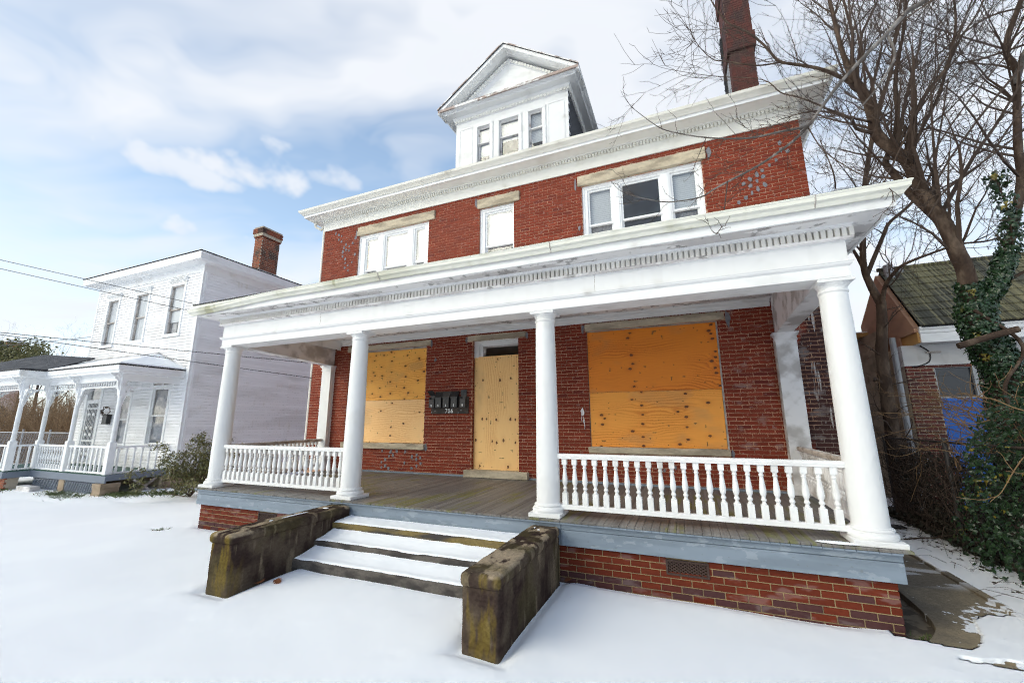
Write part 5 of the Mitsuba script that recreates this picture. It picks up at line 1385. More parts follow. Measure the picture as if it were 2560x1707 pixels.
# shingle courses: each tab a piece
ry0, rz0, ry1, rz1 = RY - 0.50, 3.205, 7.22, 4.95
ncs = 9
SH = R_ + '__roof'
under = np.array([[13.40, ry0, rz0 - 0.03], [21.0, ry0, rz0 - 0.03], [21.0, ry1, rz1 - 0.03], [13.40, ry1, rz1 - 0.03], [13.40, 9.0, 3.6], [21.0, 9.0, 3.6]])
put(SH + '__deck', (under, np.array([[0, 1, 2], [0, 2, 3], [3, 2, 5], [3, 5, 4]])), 'm_slate')
for i in range(ncs):
    t0, t1 = i / ncs, (i + 1.12) / ncs
    x = 13.37 + 0.004 * (i % 2)
    while x < 20.8:
        w = rng.uniform(0.16, 0.34) if x < 16.5 else 1.2
        lift = 0.030 + rng.uniform(-0.004, 0.006)
        dy = rng.uniform(-0.010, 0.010)
        a, b = np.array([ry0 + (ry1 - ry0) * t0 + dy, rz0 + (rz1 - rz0) * t0]), np.array([ry0 + (ry1 - ry0) * min(t1, 1.0), rz0 + (rz1 - rz0) * min(t1, 1.0)])
        nrm = np.array([-(rz1 - rz0), (ry1 - ry0)]) / math.hypot(ry1 - ry0, rz1 - rz0)
        p = [a, b, b + nrm * 0.006, a + nrm * lift]
        if w < 1.0:
            put(SH + '__shingle', extrude_x(p, x, x + w - 0.006), 'm_shingle')
        else:
            put(SH + '__shingle', extrude_x(p, x, x + w - 0.006), 'm_shingle')
        x += w
put(SH + '__ridge_cap', tube([(13.36, ry1, rz1 + 0.02), (21.0, ry1, rz1 + 0.02)], 0.05, 8), 'm_shingle', smooth=50)
put(R_ + '__vent_pipe', tube([(13.52, 7.05, 4.55), (13.52, 7.05, 5.02)], 0.10, 10), 'm_galv', smooth=50)
put(R_ + '__vent_pipe', tube([(13.78, 7.12, 4.55), (13.78, 7.12, 4.98)], 0.05, 10), 'm_galv', smooth=50)
put(R_ + '__downspout', tube([(13.02, 6.22, 3.05), (13.00, 6.2, 1.8), (12.99, 6.2, -0.7)], 0.055, 10), 'm_galv', smooth=50)
put(R_ + '__conduit', tube(smooth_path([(13.50, RY - 0.03, 2.84), (13.62, RY - 0.03, 2.72), (13.64, RY - 0.03, 2.6), (13.60, RY - 0.03, 2.48), (13.45, RY - 0.03, 2.40), (13.30, RY - 0.03, 2.38)], 4), 0.013, 6), 'm_black')
put(R_ + '__meter_bracket', box(13.58, 13.82, RY - 0.06, RY - 0.021, 2.665, 2.70), 'm_bare_wood')

# ------------------------------------------------------------------ chain-link fence along the lot line
Fc = thing('chain_link_fence', 'rusty chain-link fence running along the lot line under the ivy', 'fence')
FX = 12.28
for y in (5.40, 3.25, 1.10):
    put(Fc + '__post', tube([(FX, y, -0.9), (FX, y, 0.895)], 0.030, 10), 'm_black_worn', smooth=50)
    put(Fc + '__post_cap', moved(lathe([(0.034, 0), (0.036, 0.02), (0.02, 0.045), (0.0, 0.05)], 10, caps=False), (FX, y, 0.89)), 'm_black_worn')
put(Fc + '__top_rail', tube([(FX, 5.40, 0.865), (FX, -0.2, 0.875)], 0.018, 8), 'm_plank', smooth=50)
wires = []
hh = 1.52
for y in np.arange(5.38 + hh, -0.6, -0.075):
    for sgn in (1, -1):
        y0, y1 = (y, y - hh) if sgn > 0 else (y - hh, y)
        l, h = sorted(((5.38 - y0) / (y1 - y0), (-0.2 - y0) / (y1 - y0)))
        l, h = max(l, 0), min(h, 1)
        if h - l > 0.03:
            wires.append(tube([(FX + 0.004 * sgn, y0 + (y1 - y0) * l, -0.68 + hh * l), (FX + 0.004 * sgn, y0 + (y1 - y0) * h, -0.68 + hh * h)], 0.0019, 3))
put(Fc + '__mesh', join(*wires), 'm_plank', kind='stuff')

# ------------------------------------------------------------------ trees
def limb(key, pts, r0, r1, bsdf='m_bark', sides=10, per=5, wob=0.10, seed=0, **kw):
    p = smooth_path(pts, per)
    t = np.linspace(0, 1, len(p))
    r = r0 + (r1 - r0) * t ** 0.8
    m = tube(p, r, sides)
    v = m[0]
    amp = np.concatenate([np.repeat(r, sides), [r0, r1]])
    w = (meshkit.fbm(v * np.array([7, 7, 4.0]), 3, seed) - 0.5) * wob * 2
    c = np.concatenate([np.repeat(p, sides, axis=0), p[:1], p[-1:]])
    v = c + (v - c) * (1 + w)[:, None]
    put(key, (v, m[1]), bsdf, smooth=50, **kw)
    return p, r


def grow(paths, rng, per_m, length, levels=3, up=0.35, r_ratio=0.45, lean=(0, 0, 0), t0=0.15, jitter=0.20):
    """side shoots on the given (points, radii); returns them as (points, radii), each level from the one before"""
    out, cur = [], paths
    for lev in range(levels):
        nxt = []
        for p, r in cur:
            seg = np.linalg.norm(np.diff(p, axis=0), axis=1)
            L = seg.sum()
            n = rng.poisson(max(0.0, L * per_m[lev] * (1 - t0)))
            s = np.concatenate([[0], np.cumsum(seg)]) / max(L, 1e-6)
            for t in rng.uniform(t0, 1.0, n):
                i = min(np.searchsorted(s, t), len(p) - 1)
                o = p[i]
                tan = p[min(i + 1, len(p) - 1)] - p[max(i - 1, 0)]
                tan = tan / (np.linalg.norm(tan) + 1e-9)
                side = rng.normal(size=3)
                side -= tan * (side @ tan)
                side /= np.linalg.norm(side) + 1e-9
                a = rng.uniform(0.5, 1.15)
                d = tan * math.cos(a) + side * math.sin(a) + np.array(lean) * 0.5 + np.array([0, 0, up])
                d /= np.linalg.norm(d)
                ln = length[lev] * rng.uniform(0.45, 1.25)
                k = 6 if lev == 0 else (4 if lev == 1 else 3)
                q = [o]
                for _ in range(k):
                    d = d + rng.normal(size=3) * jitter + np.array([0, 0, up * 0.25])
                    d /= np.linalg.norm(d)
                    q.append(q[-1] + d * ln / k)
                rr0 = min(r[i] * r_ratio, 0.016 * ln + 0.003)
                nxt.append((np.array(q), np.linspace(max(rr0, 0.0038), 0.0024, k + 1)))
        out += nxt
        cur = nxt
        t0 = 0.12
    return out


def twig_mesh(tw, sides=3):
    return join(*[tube(p, r, sides) for p, r in tw])


tr = np.random.default_rng(21)
A1 = thing('bare_tree', 'bare dark-trunked tree by the fence post, just right of the rightmost column', 'tree')
T1 = [(12.37, 5.3, -0.95), (12.38, 5.28, 0.4), (12.4, 5.26, 1.66), (12.43, 5.24, 2.59), (12.51, 5.22, 3.11), (12.56, 5.2, 3.68)]
p1 = [limb(A1 + '__trunk', T1, 0.135, 0.088, seed=1, wob=0.16, sides=14)]
T1l = [([(12.56, 5.2, 3.60), (12.4, 5.1, 4.05), (12.31, 5.0, 4.39), (12.34, 4.9, 5.01), (12.49, 4.8, 6.11), (12.71, 4.7, 7.08), (12.97, 4.6, 7.98), (13.18, 4.5, 8.53), (13.28, 4.4, 9.11), (13.49, 4.3, 10.01), (13.58, 4.2, 10.6)], 0.095, 0.02),
       ([(12.40, 5.15, 4.30), (12.78, 5.1, 5.12), (12.88, 5.0, 5.34), (13.27, 4.9, 5.68), (13.61, 4.8, 6.21), (13.82, 4.7, 7.01), (14.07, 4.6, 8.07)], 0.055, 0.014),
       ([(12.55, 5.2, 3.55), (12.56, 5.0, 3.83), (12.57, 4.8, 3.98), (12.63, 4.6, 4.11), (12.71, 4.4, 4.19), (13.0, 4.2, 4.27), (13.37, 4.0, 4.33), (13.69, 3.8, 4.27), (14.0, 3.6, 4.41)], 0.062, 0.012),
       ([(12.36, 5.1, 4.30), (12.33, 5.28, 4.76), (12.24, 5.36, 5.21), (12.15, 5.44, 6.05), (12.25, 5.52, 6.9), (12.12, 5.6, 7.96)], 0.05, 0.012),
       ([(12.40, 5.25, 1.9), (12.22, 5.1, 2.05), (12.15, 5.0, 2.0)], 0.045, 0.03), ([(12.43, 5.2, 2.5), (12.1, 5.0, 2.75), (11.8, 4.9, 2.95)], 0.02, 0.008)]
for i, (q, a, b) in enumerate(T1l):
    p1.append(limb(A1 + '__limb', q, a * 0.82, b * 0.8, seed=2 + i))
tw = grow(p1[1:5], tr, (6.0, 5.5, 5.0), (1.45, 0.60, 0.24), 3, 0.30)
tw += grow(p1[:1], tr, (3.0, 4.0, 2.0), (0.9, 0.4, 0.15), 2, 0.05, t0=0.3)
put(A1 + '__twigs', twig_mesh(tw), 'm_twig', kind='stuff')

A2 = thing('ivy_tree', 'large leaning bare tree with ivy wrapped round its lower trunk, at the right edge', 'tree')
T2 = [(12.9, 3.45, -0.95), (13.0, 3.42, -0.2), (13.1, 3.4, 0.43), (13.18, 3.37, 1.45), (13.19, 3.33, 1.97), (13.09, 3.3, 2.29), (13.02, 3.27, 2.56), (12.97, 3.23, 2.83), (12.98, 3.2, 3.08)]
ptrunk = limb(A2 + '__trunk', T2, 0.20, 0.145, seed=31, wob=0.14, sides=16)
p2 = []
LIM = [([(12.98, 3.2, 2.95), (12.91, 3.12, 3.24), (12.88, 3.05, 3.46), (12.83, 2.97, 3.65), (12.75, 2.89, 3.84), (12.64, 2.81, 4.31), (12.42, 2.74, 4.92), (12.29, 2.66, 5.41), (12.08, 2.58, 5.68), (11.9, 2.51, 5.95), (11.86, 2.43, 6.24), (11.79, 2.35, 6.59), (11.65, 2.28, 6.91), (11.57, 2.2, 7.05)], 0.128, 0.062, 'm_bark'),
       ([(11.59, 2.22, 7.0), (11.49, 2.1, 7.47), (11.43, 2.0, 7.99), (11.38, 1.9, 8.28), (11.33, 1.8, 8.9)], 0.06, 0.03, 'm_bark'),
       ([(11.57, 2.2, 7.0), (11.67, 2.25, 7.34), (11.76, 2.3, 7.83), (11.76, 2.35, 8.3), (11.76, 2.4, 9.03)], 0.045, 0.022, 'm_bark'),
       ([(12.68, 2.85, 4.2), (12.56, 2.88, 4.53), (12.32, 2.87, 4.97), (12.18, 2.85, 5.32), (12.08, 2.83, 5.55), (12.13, 2.82, 5.71), (12.24, 2.8, 5.95), (12.34, 2.78, 6.41), (12.39, 2.77, 6.96), (12.49, 2.75, 7.43), (12.65, 2.73, 8.01), (12.75, 2.72, 8.56), (12.82, 2.7, 9.2)], 0.10, 0.02, 'm_bark'),
       ([(12.25, 2.68, 5.42), (12.38, 2.67, 5.87), (12.45, 2.59, 6.17), (12.64, 2.51, 6.51), (12.89, 2.44, 6.81), (12.98, 2.36, 7.11), (13.05, 2.28, 7.49), (13.07, 2.2, 8.1)], 0.055, 0.018, 'm_bark'),
       ([(12.30, 2.70, 5.35), (12.54, 2.77, 5.9), (12.91, 2.8, 6.57), (13.12, 2.83, 7.08), (13.37, 2.85, 7.58), (13.65, 2.88, 7.97), (13.93, 2.9, 8.5)], 0.042, 0.014, 'm_bark'),
       ([(11.86, 2.5, 5.98), (11.57, 2.3, 6.01), (11.43, 2.1, 6.1), (11.04, 1.9, 6.2), (10.71, 1.7, 6.13), (10.32, 1.5, 5.97)], 0.045, 0.008, 'm_bark'),
       ([(12.98, 3.2, 3.0), (13.08, 3.16, 3.15), (13.15, 3.11, 3.18), (13.23, 3.07, 3.36), (13.31, 3.03, 3.56), (13.37, 2.99, 3.77), (13.54, 2.94, 4.33), (13.68, 2.9, 4.91), (13.71, 2.86, 5.38), (13.77, 2.81, 5.96), (13.87, 2.77, 6.68), (13.79, 2.73, 7.0), (13.84, 2.69, 7.3), (13.96, 2.64, 7.61), (14.09, 2.6, 7.94)], 0.12, 0.045, 'm_bark'),
       ([(13.80, 2.75, 6.45), (13.89, 2.6, 6.81), (14.08, 2.5, 7.22), (13.7, 1.9, 7.6), (13.1, 1.35, 7.55), (12.56, 1.0, 7.28)], 0.070, 0.052, 'm_bark_grey'),
       ([(13.2, 3.2, 3.2), (13.46, 3.1, 3.4), (13.7, 3.0, 3.53)], 0.05, 0.02, 'm_bark'),
       ([(11.60, 2.25, 6.85), (11.17, 1.99, 7.03), (10.8, 1.88, 7.18), (10.5, 1.76, 7.26), (10.3, 1.65, 7.55), (10.06, 1.54, 7.81), (9.76, 1.43, 8.03), (9.59, 1.31, 8.29), (9.49, 1.2, 8.47)], 0.042, 0.012, 'm_bark'),
       ([(10.5, 1.75, 7.22), (10.11, 1.52, 7.1), (9.69, 1.44, 7.27), (9.43, 1.36, 7.37), (9.17, 1.28, 7.89), (9.15, 1.2, 8.55)], 0.020, 0.005, 'm_bark'),
       ([(11.86, 2.45, 6.15), (11.4, 2.0, 6.05), (10.95, 1.6, 6.06), (10.87, 1.53, 6.08), (10.61, 1.47, 6.26), (10.36, 1.4, 6.38), (10.12, 1.33, 6.65), (9.41, 1.27, 6.93), (8.77, 1.2, 7.24)], 0.028, 0.005, 'm_bark')]
for i, (q, a, b, m) in enumerate(LIM):
    f = 1.0 if i == 0 else 0.72
    p2.append(limb(A2 + '__limb', q, a * f, b * f, m, seed=40 + i, per=4))
GREY = [([(12.56, 1.0, 7.28), (12.04, 0.93, 6.86), (11.81, 0.86, 6.72), (11.67, 0.79, 6.57), (11.46, 0.72, 6.33), (11.08, 0.65, 5.96), (10.79, 0.58, 5.64), (10.58, 0.51, 5.36), (10.34, 0.43, 5.04), (10.09, 0.36, 4.8), (9.71, 0.29, 4.55), (9.33, 0.22, 4.37), (9.12, 0.15, 4.25), (8.94, 0.08, 4.14), (8.58, 0.01, 4.12), (8.33, -0.06, 4.17), (7.99, -0.13, 4.32), (7.84, -0.2, 4.48)], 0.036, 0.003),
        ([(10.46, 0.46, 5.19), (10.33, 0.38, 5.02), (10.02, 0.31, 4.98), (9.61, 0.24, 4.95), (9.11, 0.17, 5.06), (8.66, 0.11, 5.25), (8.48, 0.04, 5.35), (8.28, -0.03, 5.55), (8.16, -0.1, 5.66)], 0.020, 0.003),
        ([(11.46, 0.72, 6.33), (11.50, 0.74, 5.98), (11.25, 0.68, 5.56), (10.93, 0.62, 5.18), (10.77, 0.56, 4.91), (10.62, 0.5, 4.62)], 0.018, 0.004),
        ([(9.31, 0.2, 4.36), (9.19, -0.18, 3.8), (9.12, -0.47, 3.46), (9.01, -0.75, 3.23)], 0.009, 0.003),
        ([(9.11, 0.17, 5.06), (9.0, 0.0, 4.75), (8.9, -0.05, 4.5), (8.95, -0.1, 4.35)], 0.006, 0.003),
        ([(10.34, 0.43, 5.04), (10.40, 0.2, 4.5), (10.55, -0.2, 3.9), (10.60, -0.60, 3.5), (10.55, -0.78, 3.25)], 0.008, 0.003)]
pg = []
for i, (q, a, b) in enumerate(GREY):
    pg.append(limb(A2 + '__grey_branch', q, a, b, 'm_bark_grey' if i < 3 else 'm_twig', seed=60 + i, sides=8, per=4))
VIN = [[(13.14, 2.0, 7.6), (12.86, 2.1, 6.96), (12.57, 2.2, 6.5), (12.2, 2.3, 5.75), (11.75, 2.4, 4.86)], [(13.9, 2.2, 7.33), (13.47, 2.3, 7.43), (13.12, 2.4, 7.3), (12.79, 2.5, 7.08), (12.61, 2.6, 7.0)], [(13.8, 2.2, 6.73), (13.33, 2.4, 6.8), (13.11, 2.6, 6.96)],
       [(13.6, 2.2, 5.92), (13.11, 2.33, 5.16), (12.76, 2.47, 4.86), (12.4, 2.6, 4.67)], [(13.5, 2.2, 5.41), (13.05, 2.33, 5.07), (12.6, 2.47, 4.76), (12.36, 2.6, 4.4)], [(13.7, 2.4, 6.5), (13.2, 2.5, 5.9), (12.7, 2.6, 5.2), (12.45, 2.7, 4.7)], [(13.8, 2.3, 7.0), (13.1, 2.4, 6.2), (12.6, 2.5, 5.5), (12.3, 2.6, 4.9)]]
pv = []
for i, q in enumerate(VIN):
    pv.append(limb(A2 + '__drooping_branch', q, 0.010 + 0.004 * (i % 3), 0.012, 'm_twig', seed=80 + i, sides=5, per=5))
put(A2 + '__cut_branch', join(tube([(12.53, 2.9, 2.33), (12.9, 2.9, 2.45), (13.22, 2.88, 2.535)], 0.050, 10)), 'm_bark', smooth=50)
put(A2 + '__cut_branch_end', moved(lathe([(0.0, 0), (0.034, 0.0), (0.036, 0.012), (0.0, 0.012)], 12, caps=False), (13.225, 2.86, 2.53)), 'm_bark_grey')
tw = grow(p2[:6], tr, (5.6, 5.0, 5.0), (2.2, 0.85, 0.28), 3, 0.28, lean=(0.30, 0, 0.1), jitter=0.12)
tw += grow(p2[7:8], tr, (6.0, 5.0, 5.0), (2.2, 0.8, 0.28), 3, 0.25, lean=(-0.3, -0.1, 0.1), t0=0.35, jitter=0.12)
tw += grow(p2[8:9], tr, (3.0, 4.0, 4.0), (1.3, 0.5, 0.2), 3, 0.0, lean=(-0.3, -0.1, -0.1))
tw += grow(p2[10:13] + [p2[6]], tr, (4.2, 4.6, 4.0), (1.25, 0.50, 0.18), 3, 0.10, lean=(-0.5, -0.1, 0.0), jitter=0.13)
tw += grow(pv, tr, (6.0, 5.0, 4.0), (1.3, 0.5, 0.2), 3, 0.15)
put(A2 + '__twigs', twig_mesh(tw), 'm_twig', kind='stuff')
tw = grow(pg[:3], tr, (3.6, 4.4, 3.5), (0.62, 0.30, 0.13), 3, 0.10, lean=(-0.35, 0, 0), r_ratio=0.3)
tw += grow(pg[3:], tr, (7.0, 4.0, 3.5), (0.25, 0.13, 0.1), 2, -0.1)
put(A2 + '__twigs', twig_mesh(tw), 'm_twig', kind='stuff')

# ------------------------------------------------------------------ ivy: on the trunk and heaped over the fence
LEAF = np.array([[0, 0, 0], [-0.30, 0.05, 0.02], [-0.50, 0.40, -0.06], [-0.22, 0.50, 0.02], [0, 1.0, -0.08], [0.22, 0.50, 0.02], [0.50, 0.40, -0.06], [0.30, 0.05, 0.02], [0, 0.45, 0.07]])
LF = np.array([[8, 0, 1], [8, 1, 2], [8, 2, 3], [8, 3, 4], [8, 4, 5], [8, 5, 6], [8, 6, 7], [8, 7, 0]])[:, ::-1]


def leaves(pos, nrm, size, rng, shape=LEAF, faces=LF, droop=0.7):
    """leaf vertices (n, k, 3): each leaf lies across its normal and hangs downwards"""
    pos, nrm = np.asarray(pos, float), np.asarray(nrm, float)
    nrm = nrm + rng.normal(size=nrm.shape) * 0.45
    nrm /= np.linalg.norm(nrm, axis=1, keepdims=True)
    down = np.array([0, 0, -1.0]) * droop + rng.normal(size=nrm.shape) * 0.5
    y = down - nrm * (down * nrm).sum(1, keepdims=True)
    y /= np.linalg.norm(y, axis=1, keepdims=True) + 1e-9
    x = np.cross(y, nrm)
    s = np.asarray(size)[:, None, None]
    v = pos[:, None] + s * (shape[None, :, 0:1] * x[:, None] + shape[None, :, 1:2] * y[:, None] + shape[None, :, 2:3] * nrm[:, None])
    return v


def leaf_mesh(v, faces=LF):
    n, k = v.shape[:2]
    return v.reshape(-1, 3), (faces[None] + (np.arange(n) * k)[:, None, None]).reshape(-1, 3)


ivr = np.random.default_rng(5)


def along(path, radii, n, lo, hi, extra, patchy=0.0):
    p, r = path, radii
    t = ivr.uniform(lo, hi, n) * (len(p) - 1)
    i = np.clip(t.astype(int), 0, len(p) - 2)
    f = (t - i)[:, None]
    c = p[i] * (1 - f) + p[i + 1] * f
    tan = p[i + 1] - p[i]
    tan /= np.linalg.norm(tan, axis=1, keepdims=True)
    s = ivr.normal(size=(n, 3))
    s -= tan * (s * tan).sum(1, keepdims=True)
    s /= np.linalg.norm(s, axis=1, keepdims=True)
    rad = r[i] + extra * ivr.uniform(0.15, 1.0, n) ** 0.7
    pos = c + s * rad[:, None]
    keep = meshkit.fbm(pos * 3.0, 3, 77) > patchy
    return pos[keep], s[keep]


parts = [along(ptrunk[0], ptrunk[1], 4200, 0.12, 0.99, 0.10, 0.26), along(p2[7][0], p2[7][1], 1900, 0.0, 0.36, 0.075, 0.30), along(p2[0][0], p2[0][1], 420, 0.0, 0.12, 0.06, 0.3), along(p2[7][0], p2[7][1], 160, 0.34, 0.44, 0.08, 0.42)]
side_vine = smooth_path([(13.42, 2.95, 3.75), (13.38, 2.8, 4.2), (13.28, 2.65, 4.6), (13.22, 2.6, 4.95)], 6)
parts.append(along(side_vine, np.full(len(side_vine), 0.02), 420, 0.0, 1.0, 0.12, 0.40))
pos, nr = np.vstack([q[0] for q in parts]), np.vstack([q[1] for q in parts])
IV = thing('ivy', 'dark green ivy climbing the leaning trunk and heaped over the fence', 'ivy')
lv = [leaves(pos, nr, ivr.uniform(0.040, 0.080, len(pos)), ivr)]
put(IV + '__stem', join(tube(side_vine, 0.010, 5), tube(smooth_path([(13.0, 3.2, -0.6), (13.3, 3.15, 0.6), (13.0, 3.05, 1.6), (13.35, 3.1, 2.3), (12.85, 3.0, 2.9)], 6), 0.025, 6)), 'm_bark', smooth=50)
# the heap: a lumpy mass over the fence and the ground before it
nh = 52000
q = np.stack([ivr.uniform(11.95, 14.9, nh), ivr.uniform(-1.2, 3.5, nh), ivr.uniform(-0.78, 1.75, nh)], 1)


def heap_top(x, y):
    h = np.interp(y, [-1.2, 0.0, 0.95, 1.7, 2.3, 2.75, 3.05, 3.35], [1.3, 1.65, 1.70, 1.55, 1.25, 0.92, 0.55, -0.4])
    h = h + 0.45 * np.exp(-(((x - 13.0) / 0.5) ** 2 + ((y - 2.7) / 0.7) ** 2)) + 0.8 * (meshkit.fbm(np.stack([x * 1.9, y * 1.9, 0 * x], -1), 3, 6) - 0.5)
    edge = np.clip((x - (11.98 + 0.10 * np.sin(y * 2.3) + 0.07 * np.sin(y * 5.1 + 1) + 0.12 * np.clip(y - 2.2, 0, 1))) / 0.30, 0, 1)
    return -0.72 + (h + 0.72) * edge ** 0.42


hz = heap_top(q[:, 0], q[:, 1])
dep = hz - q[:, 2]
keep = (dep > -0.02) & (dep < 0.50)
lowx = (q[:, 0] < 12.5) & (dep > 0.3)
keep |= lowx & (ivr.uniform(0, 1, nh) < 0.9)
q = q[keep]
g = np.stack([-np.exp(-((q[:, 0] - 12.2) / 0.5) ** 2) - 0.25, -0.35 + 0 * q[:, 0], 0.6 + 0 * q[:, 0]], 1)
lv.append(leaves(q, g, ivr.uniform(0.035, 0.085, len(q)), ivr, droop=0.5))
allv = np.vstack(lv)
cen = allv[:, 8]
seen, dist = in_view(cen)
order = np.argsort(np.where(seen, dist, 99))
for i in order[:300]:
    put(IV + '__leaf', (allv[i], LF), 'm_ivy')
put(IV + '__foliage', leaf_mesh(allv[order[300:]]), 'm_ivy', kind='stuff')
# dry vines and suckers in front of the brick building
VT = thing('dry_vines', 'tangle of thin dry tan stems arching before the brick building', 'vines')
vs_ = []
for i in range(46):
    a = np.array([ivr.uniform(12.7, 13.5), ivr.uniform(2.6, 4.0), ivr.uniform(0.3, 1.3)])
    ang = ivr.uniform(0.2, 2.6)
    L = ivr.uniform(0.8, 2.3)
    d = np.array([-0.75 * math.cos(ang * 0.6) , 0.55 * ivr.uniform(0, 1), 0.55 * math.sin(ang)])
    pts = [a]
    for _ in range(6):
        d = d + ivr.normal(size=3) * 0.14 + np.array([0, 0, -0.06])
        pts.append(pts[-1] + d / np.linalg.norm(d) * L / 6)
    vs_.append((smooth_path(pts, 3), np.linspace(0.007, 0.0025, 19)))
for i in range(26):
    a = np.array([ivr.uniform(12.2, 12.9), ivr.uniform(1.0, 3.2), ivr.uniform(0.6, 1.3)])
    d = np.array([ivr.uniform(-0.5, 0.6), ivr.uniform(-0.4, 0.3), ivr.uniform(-0.1, 0.6)])
    pts = [a]
    for _ in range(6):
        d = d + ivr.normal(size=3) * 0.25
        pts.append(pts[-1] + d / np.linalg.norm(d) * ivr.uniform(0.5, 1.4) / 6)
    vs_.append((smooth_path(pts, 3), np.linspace(0.009, 0.003, 19)))
put(VT + '__stems', twig_mesh(vs_ + grow(vs_, ivr, (1.6, 1.5), (0.5, 0.2), 2, 0.1), 4), 'm_vine', kind='stuff')

vm = []
for i in range(520):
    y = ivr.uniform(2.9, 5.35)
    a = np.array([12.28 + ivr.normal() * 0.07, y, ivr.uniform(-0.7, 0.55)])
    d = np.array([ivr.normal() * 0.12, ivr.normal() * 0.8, ivr.uniform(-0.1, 0.9)])
    pts = [a]
    L = ivr.uniform(0.3, 1.0)
    for _ in range(4):
        d = d + np.array([ivr.normal() * 0.15, ivr.normal() * 0.4, ivr.normal() * 0.3])
        pts.append(pts[-1] + d / np.linalg.norm(d) * L / 4)
    vm.append((np.array(pts), np.linspace(0.007, 0.003, 5)))
put(VT + '__fence_stems', twig_mesh(vm), 'm_twig', kind='stuff')
fp = np.stack([12.30 + np.abs(ivr.normal(size=2600)) * 0.10, ivr.uniform(2.8, 5.3, 2600), -0.7 + 1.35 * ivr.uniform(0, 1, 2600) ** 1.5], 1)
put(VT + '__dead_leaves', leaf_mesh(leaves(fp, ivr.normal(size=fp.shape) + [-0.8, -0.3, 0.2], ivr.uniform(0.04, 0.09, len(fp)), ivr)), 'm_leaf_dark', kind='stuff')

# ------------------------------------------------------------------ shrub by the white house
SB = thing('evergreen_shrub', 'green and yellow evergreen shrub at the corner of the white house', 'shrub')
sr = np.random.default_rng(9)
stems = []
for i in range(26):
    a = sr.uniform(0, 6.28)
    d = np.array([math.cos(a) * 0.7, math.sin(a) * 0.7, sr.uniform(0.5, 1.3)])
    pts = [np.array([-4.05, 1.95, -0.75])]
    for _ in range(5):
        d = d + sr.normal(size=3) * 0.2
        pts.append(pts[-1] + d / np.linalg.norm(d) * sr.uniform(0.18, 0.34))
    stems.append((np.array(pts), np.linspace(0.014, 0.004, 6)))
st2 = grow(stems, sr, (5.0, 4.0), (0.35, 0.15), 2, 0.2)
put(SB + '__stems', twig_mesh(stems + st2), 'm_bark', kind='stuff')
tips = np.vstack([p[2:] for p, _ in stems + st2])
tips = tips[sr.integers(0, len(tips), 5200)] + sr.normal(size=(5200, 3)) * 0.055
NARROW = LEAF * [0.42, 1.0, 0.6]
put(SB + '__foliage', leaf_mesh(leaves(tips, sr.normal(size=tips.shape) + [0, -0.3, 0.9], sr.uniform(0.06, 0.11, len(tips)), sr, NARROW, LF, -0.2)), 'm_shrub', kind='stuff')

# ------------------------------------------------------------------ behind the houses
def far_tree(x, y, z, h, spread, seed, label, group=None, n=1.0, bsdf='m_twig', thick=1.0):
    r = np.random.default_rng(seed)
    k = thing('bare_tree', label, 'tree', group)
    base = np.array([x, y, z])
    tp = [base, base + [0.1, 0, h * 0.22], base + [r.uniform(-0.3, 0.3), 0, h * 0.42], base + [r.uniform(-0.5, 0.5), 0, h * 0.66], base + [r.uniform(-0.6, 0.6), 0, h * 0.92]]
    trunk = limb(k + '__trunk', tp, 0.018 * h * thick, 0.003 * h, bsdf, seed=seed, sides=8)
    lims = grow([trunk], r, (10.0 / h * n,), (spread,), 1, 0.35, r_ratio=0.6, t0=0.25, jitter=0.16)
    put(k + '__twigs', twig_mesh(lims + grow(lims, r, (1.5 * n, 2.2 * n, 2.4 * n), (spread * 0.42, spread * 0.2, spread * 0.1), 3, 0.2)), bsdf, kind='stuff')


far_tree(-3.6, 19.0, -0.8, 12.5, 4.6, 101, 'bare grey tree showing between the white house and the brick house', n=1.25)
for i, (x, y, h, lab) in enumerate(((-84, 20, 14.0, 'bare tree on the left horizon, behind the old brick house at the picture edge'), (-76, 21, 12.5, 'second bare tree from the left on the horizon'), (-69, 20, 13.0, 'third bare tree from the left on the horizon'), (-63.5, 20, 11.5, 'bare tree on the horizon touching the white house roof line at its left'))):
    far_tree(x, y, -1.0, h, 4.6, 120 + i, lab, n=1.2, thick=1.3)
OB = thing('old_brick_house', 'whitewashed old brick house with a chimney at the far left edge', 'house')
put(OB + '__wall', box(-72, -53, 8.5, 14.2, -1.2, 7.4), 'm_whitewash')
put(OB + '__roof', extrude_x([(8.2, 7.4), (14.5, 7.4), (11.35, 9.2)], -72, -52.7), 'm_slate')
put(OB + '__chimney', box(-56.0, -53.9, 12.3, 13.3, 6.5, 9.35), 'm_old_brick')
put(OB + '__chimney_cap', box(-56.1, -53.8, 12.2, 13.4, 9.35, 9.6), 'm_greyed_paint')
GA = thing('garage', 'small white garage with a dark roof at the left edge', 'garage')
put(GA + '__wall', box(-48.0, -38.5, 7.7, 9.1, -1.2, 1.2), 'm_nb_trim')
put(GA + '__fascia', box(-48.1, -38.4, 7.5, 9.2, 1.2, 1.36), 'm_nb_trim')
put(GA + '__roof', extrude_y([(-48.2, 1.36), (-38.3, 1.36), (-41.3, 2.6), (-48.2, 2.6)], 7.45, 9.25), 'm_slate')
EG = thing('evergreen_tree', 'dark green evergreen crown above the old brick house', 'tree')
er = np.random.default_rng(14)
limb(EG + '__trunk', [(-49.5, 12.5, -1.2), (-49.5, 12.5, 3.0), (-49.5, 12.5, 8.0)], 0.25, 0.06, seed=5)
c = er.normal(size=(60, 3)) * [1.7, 1.0, 0.8] + [-49.4, 12.5, 7.3]
tips = c[er.integers(0, 60, 4200)] + er.normal(size=(4200, 3)) * 0.42
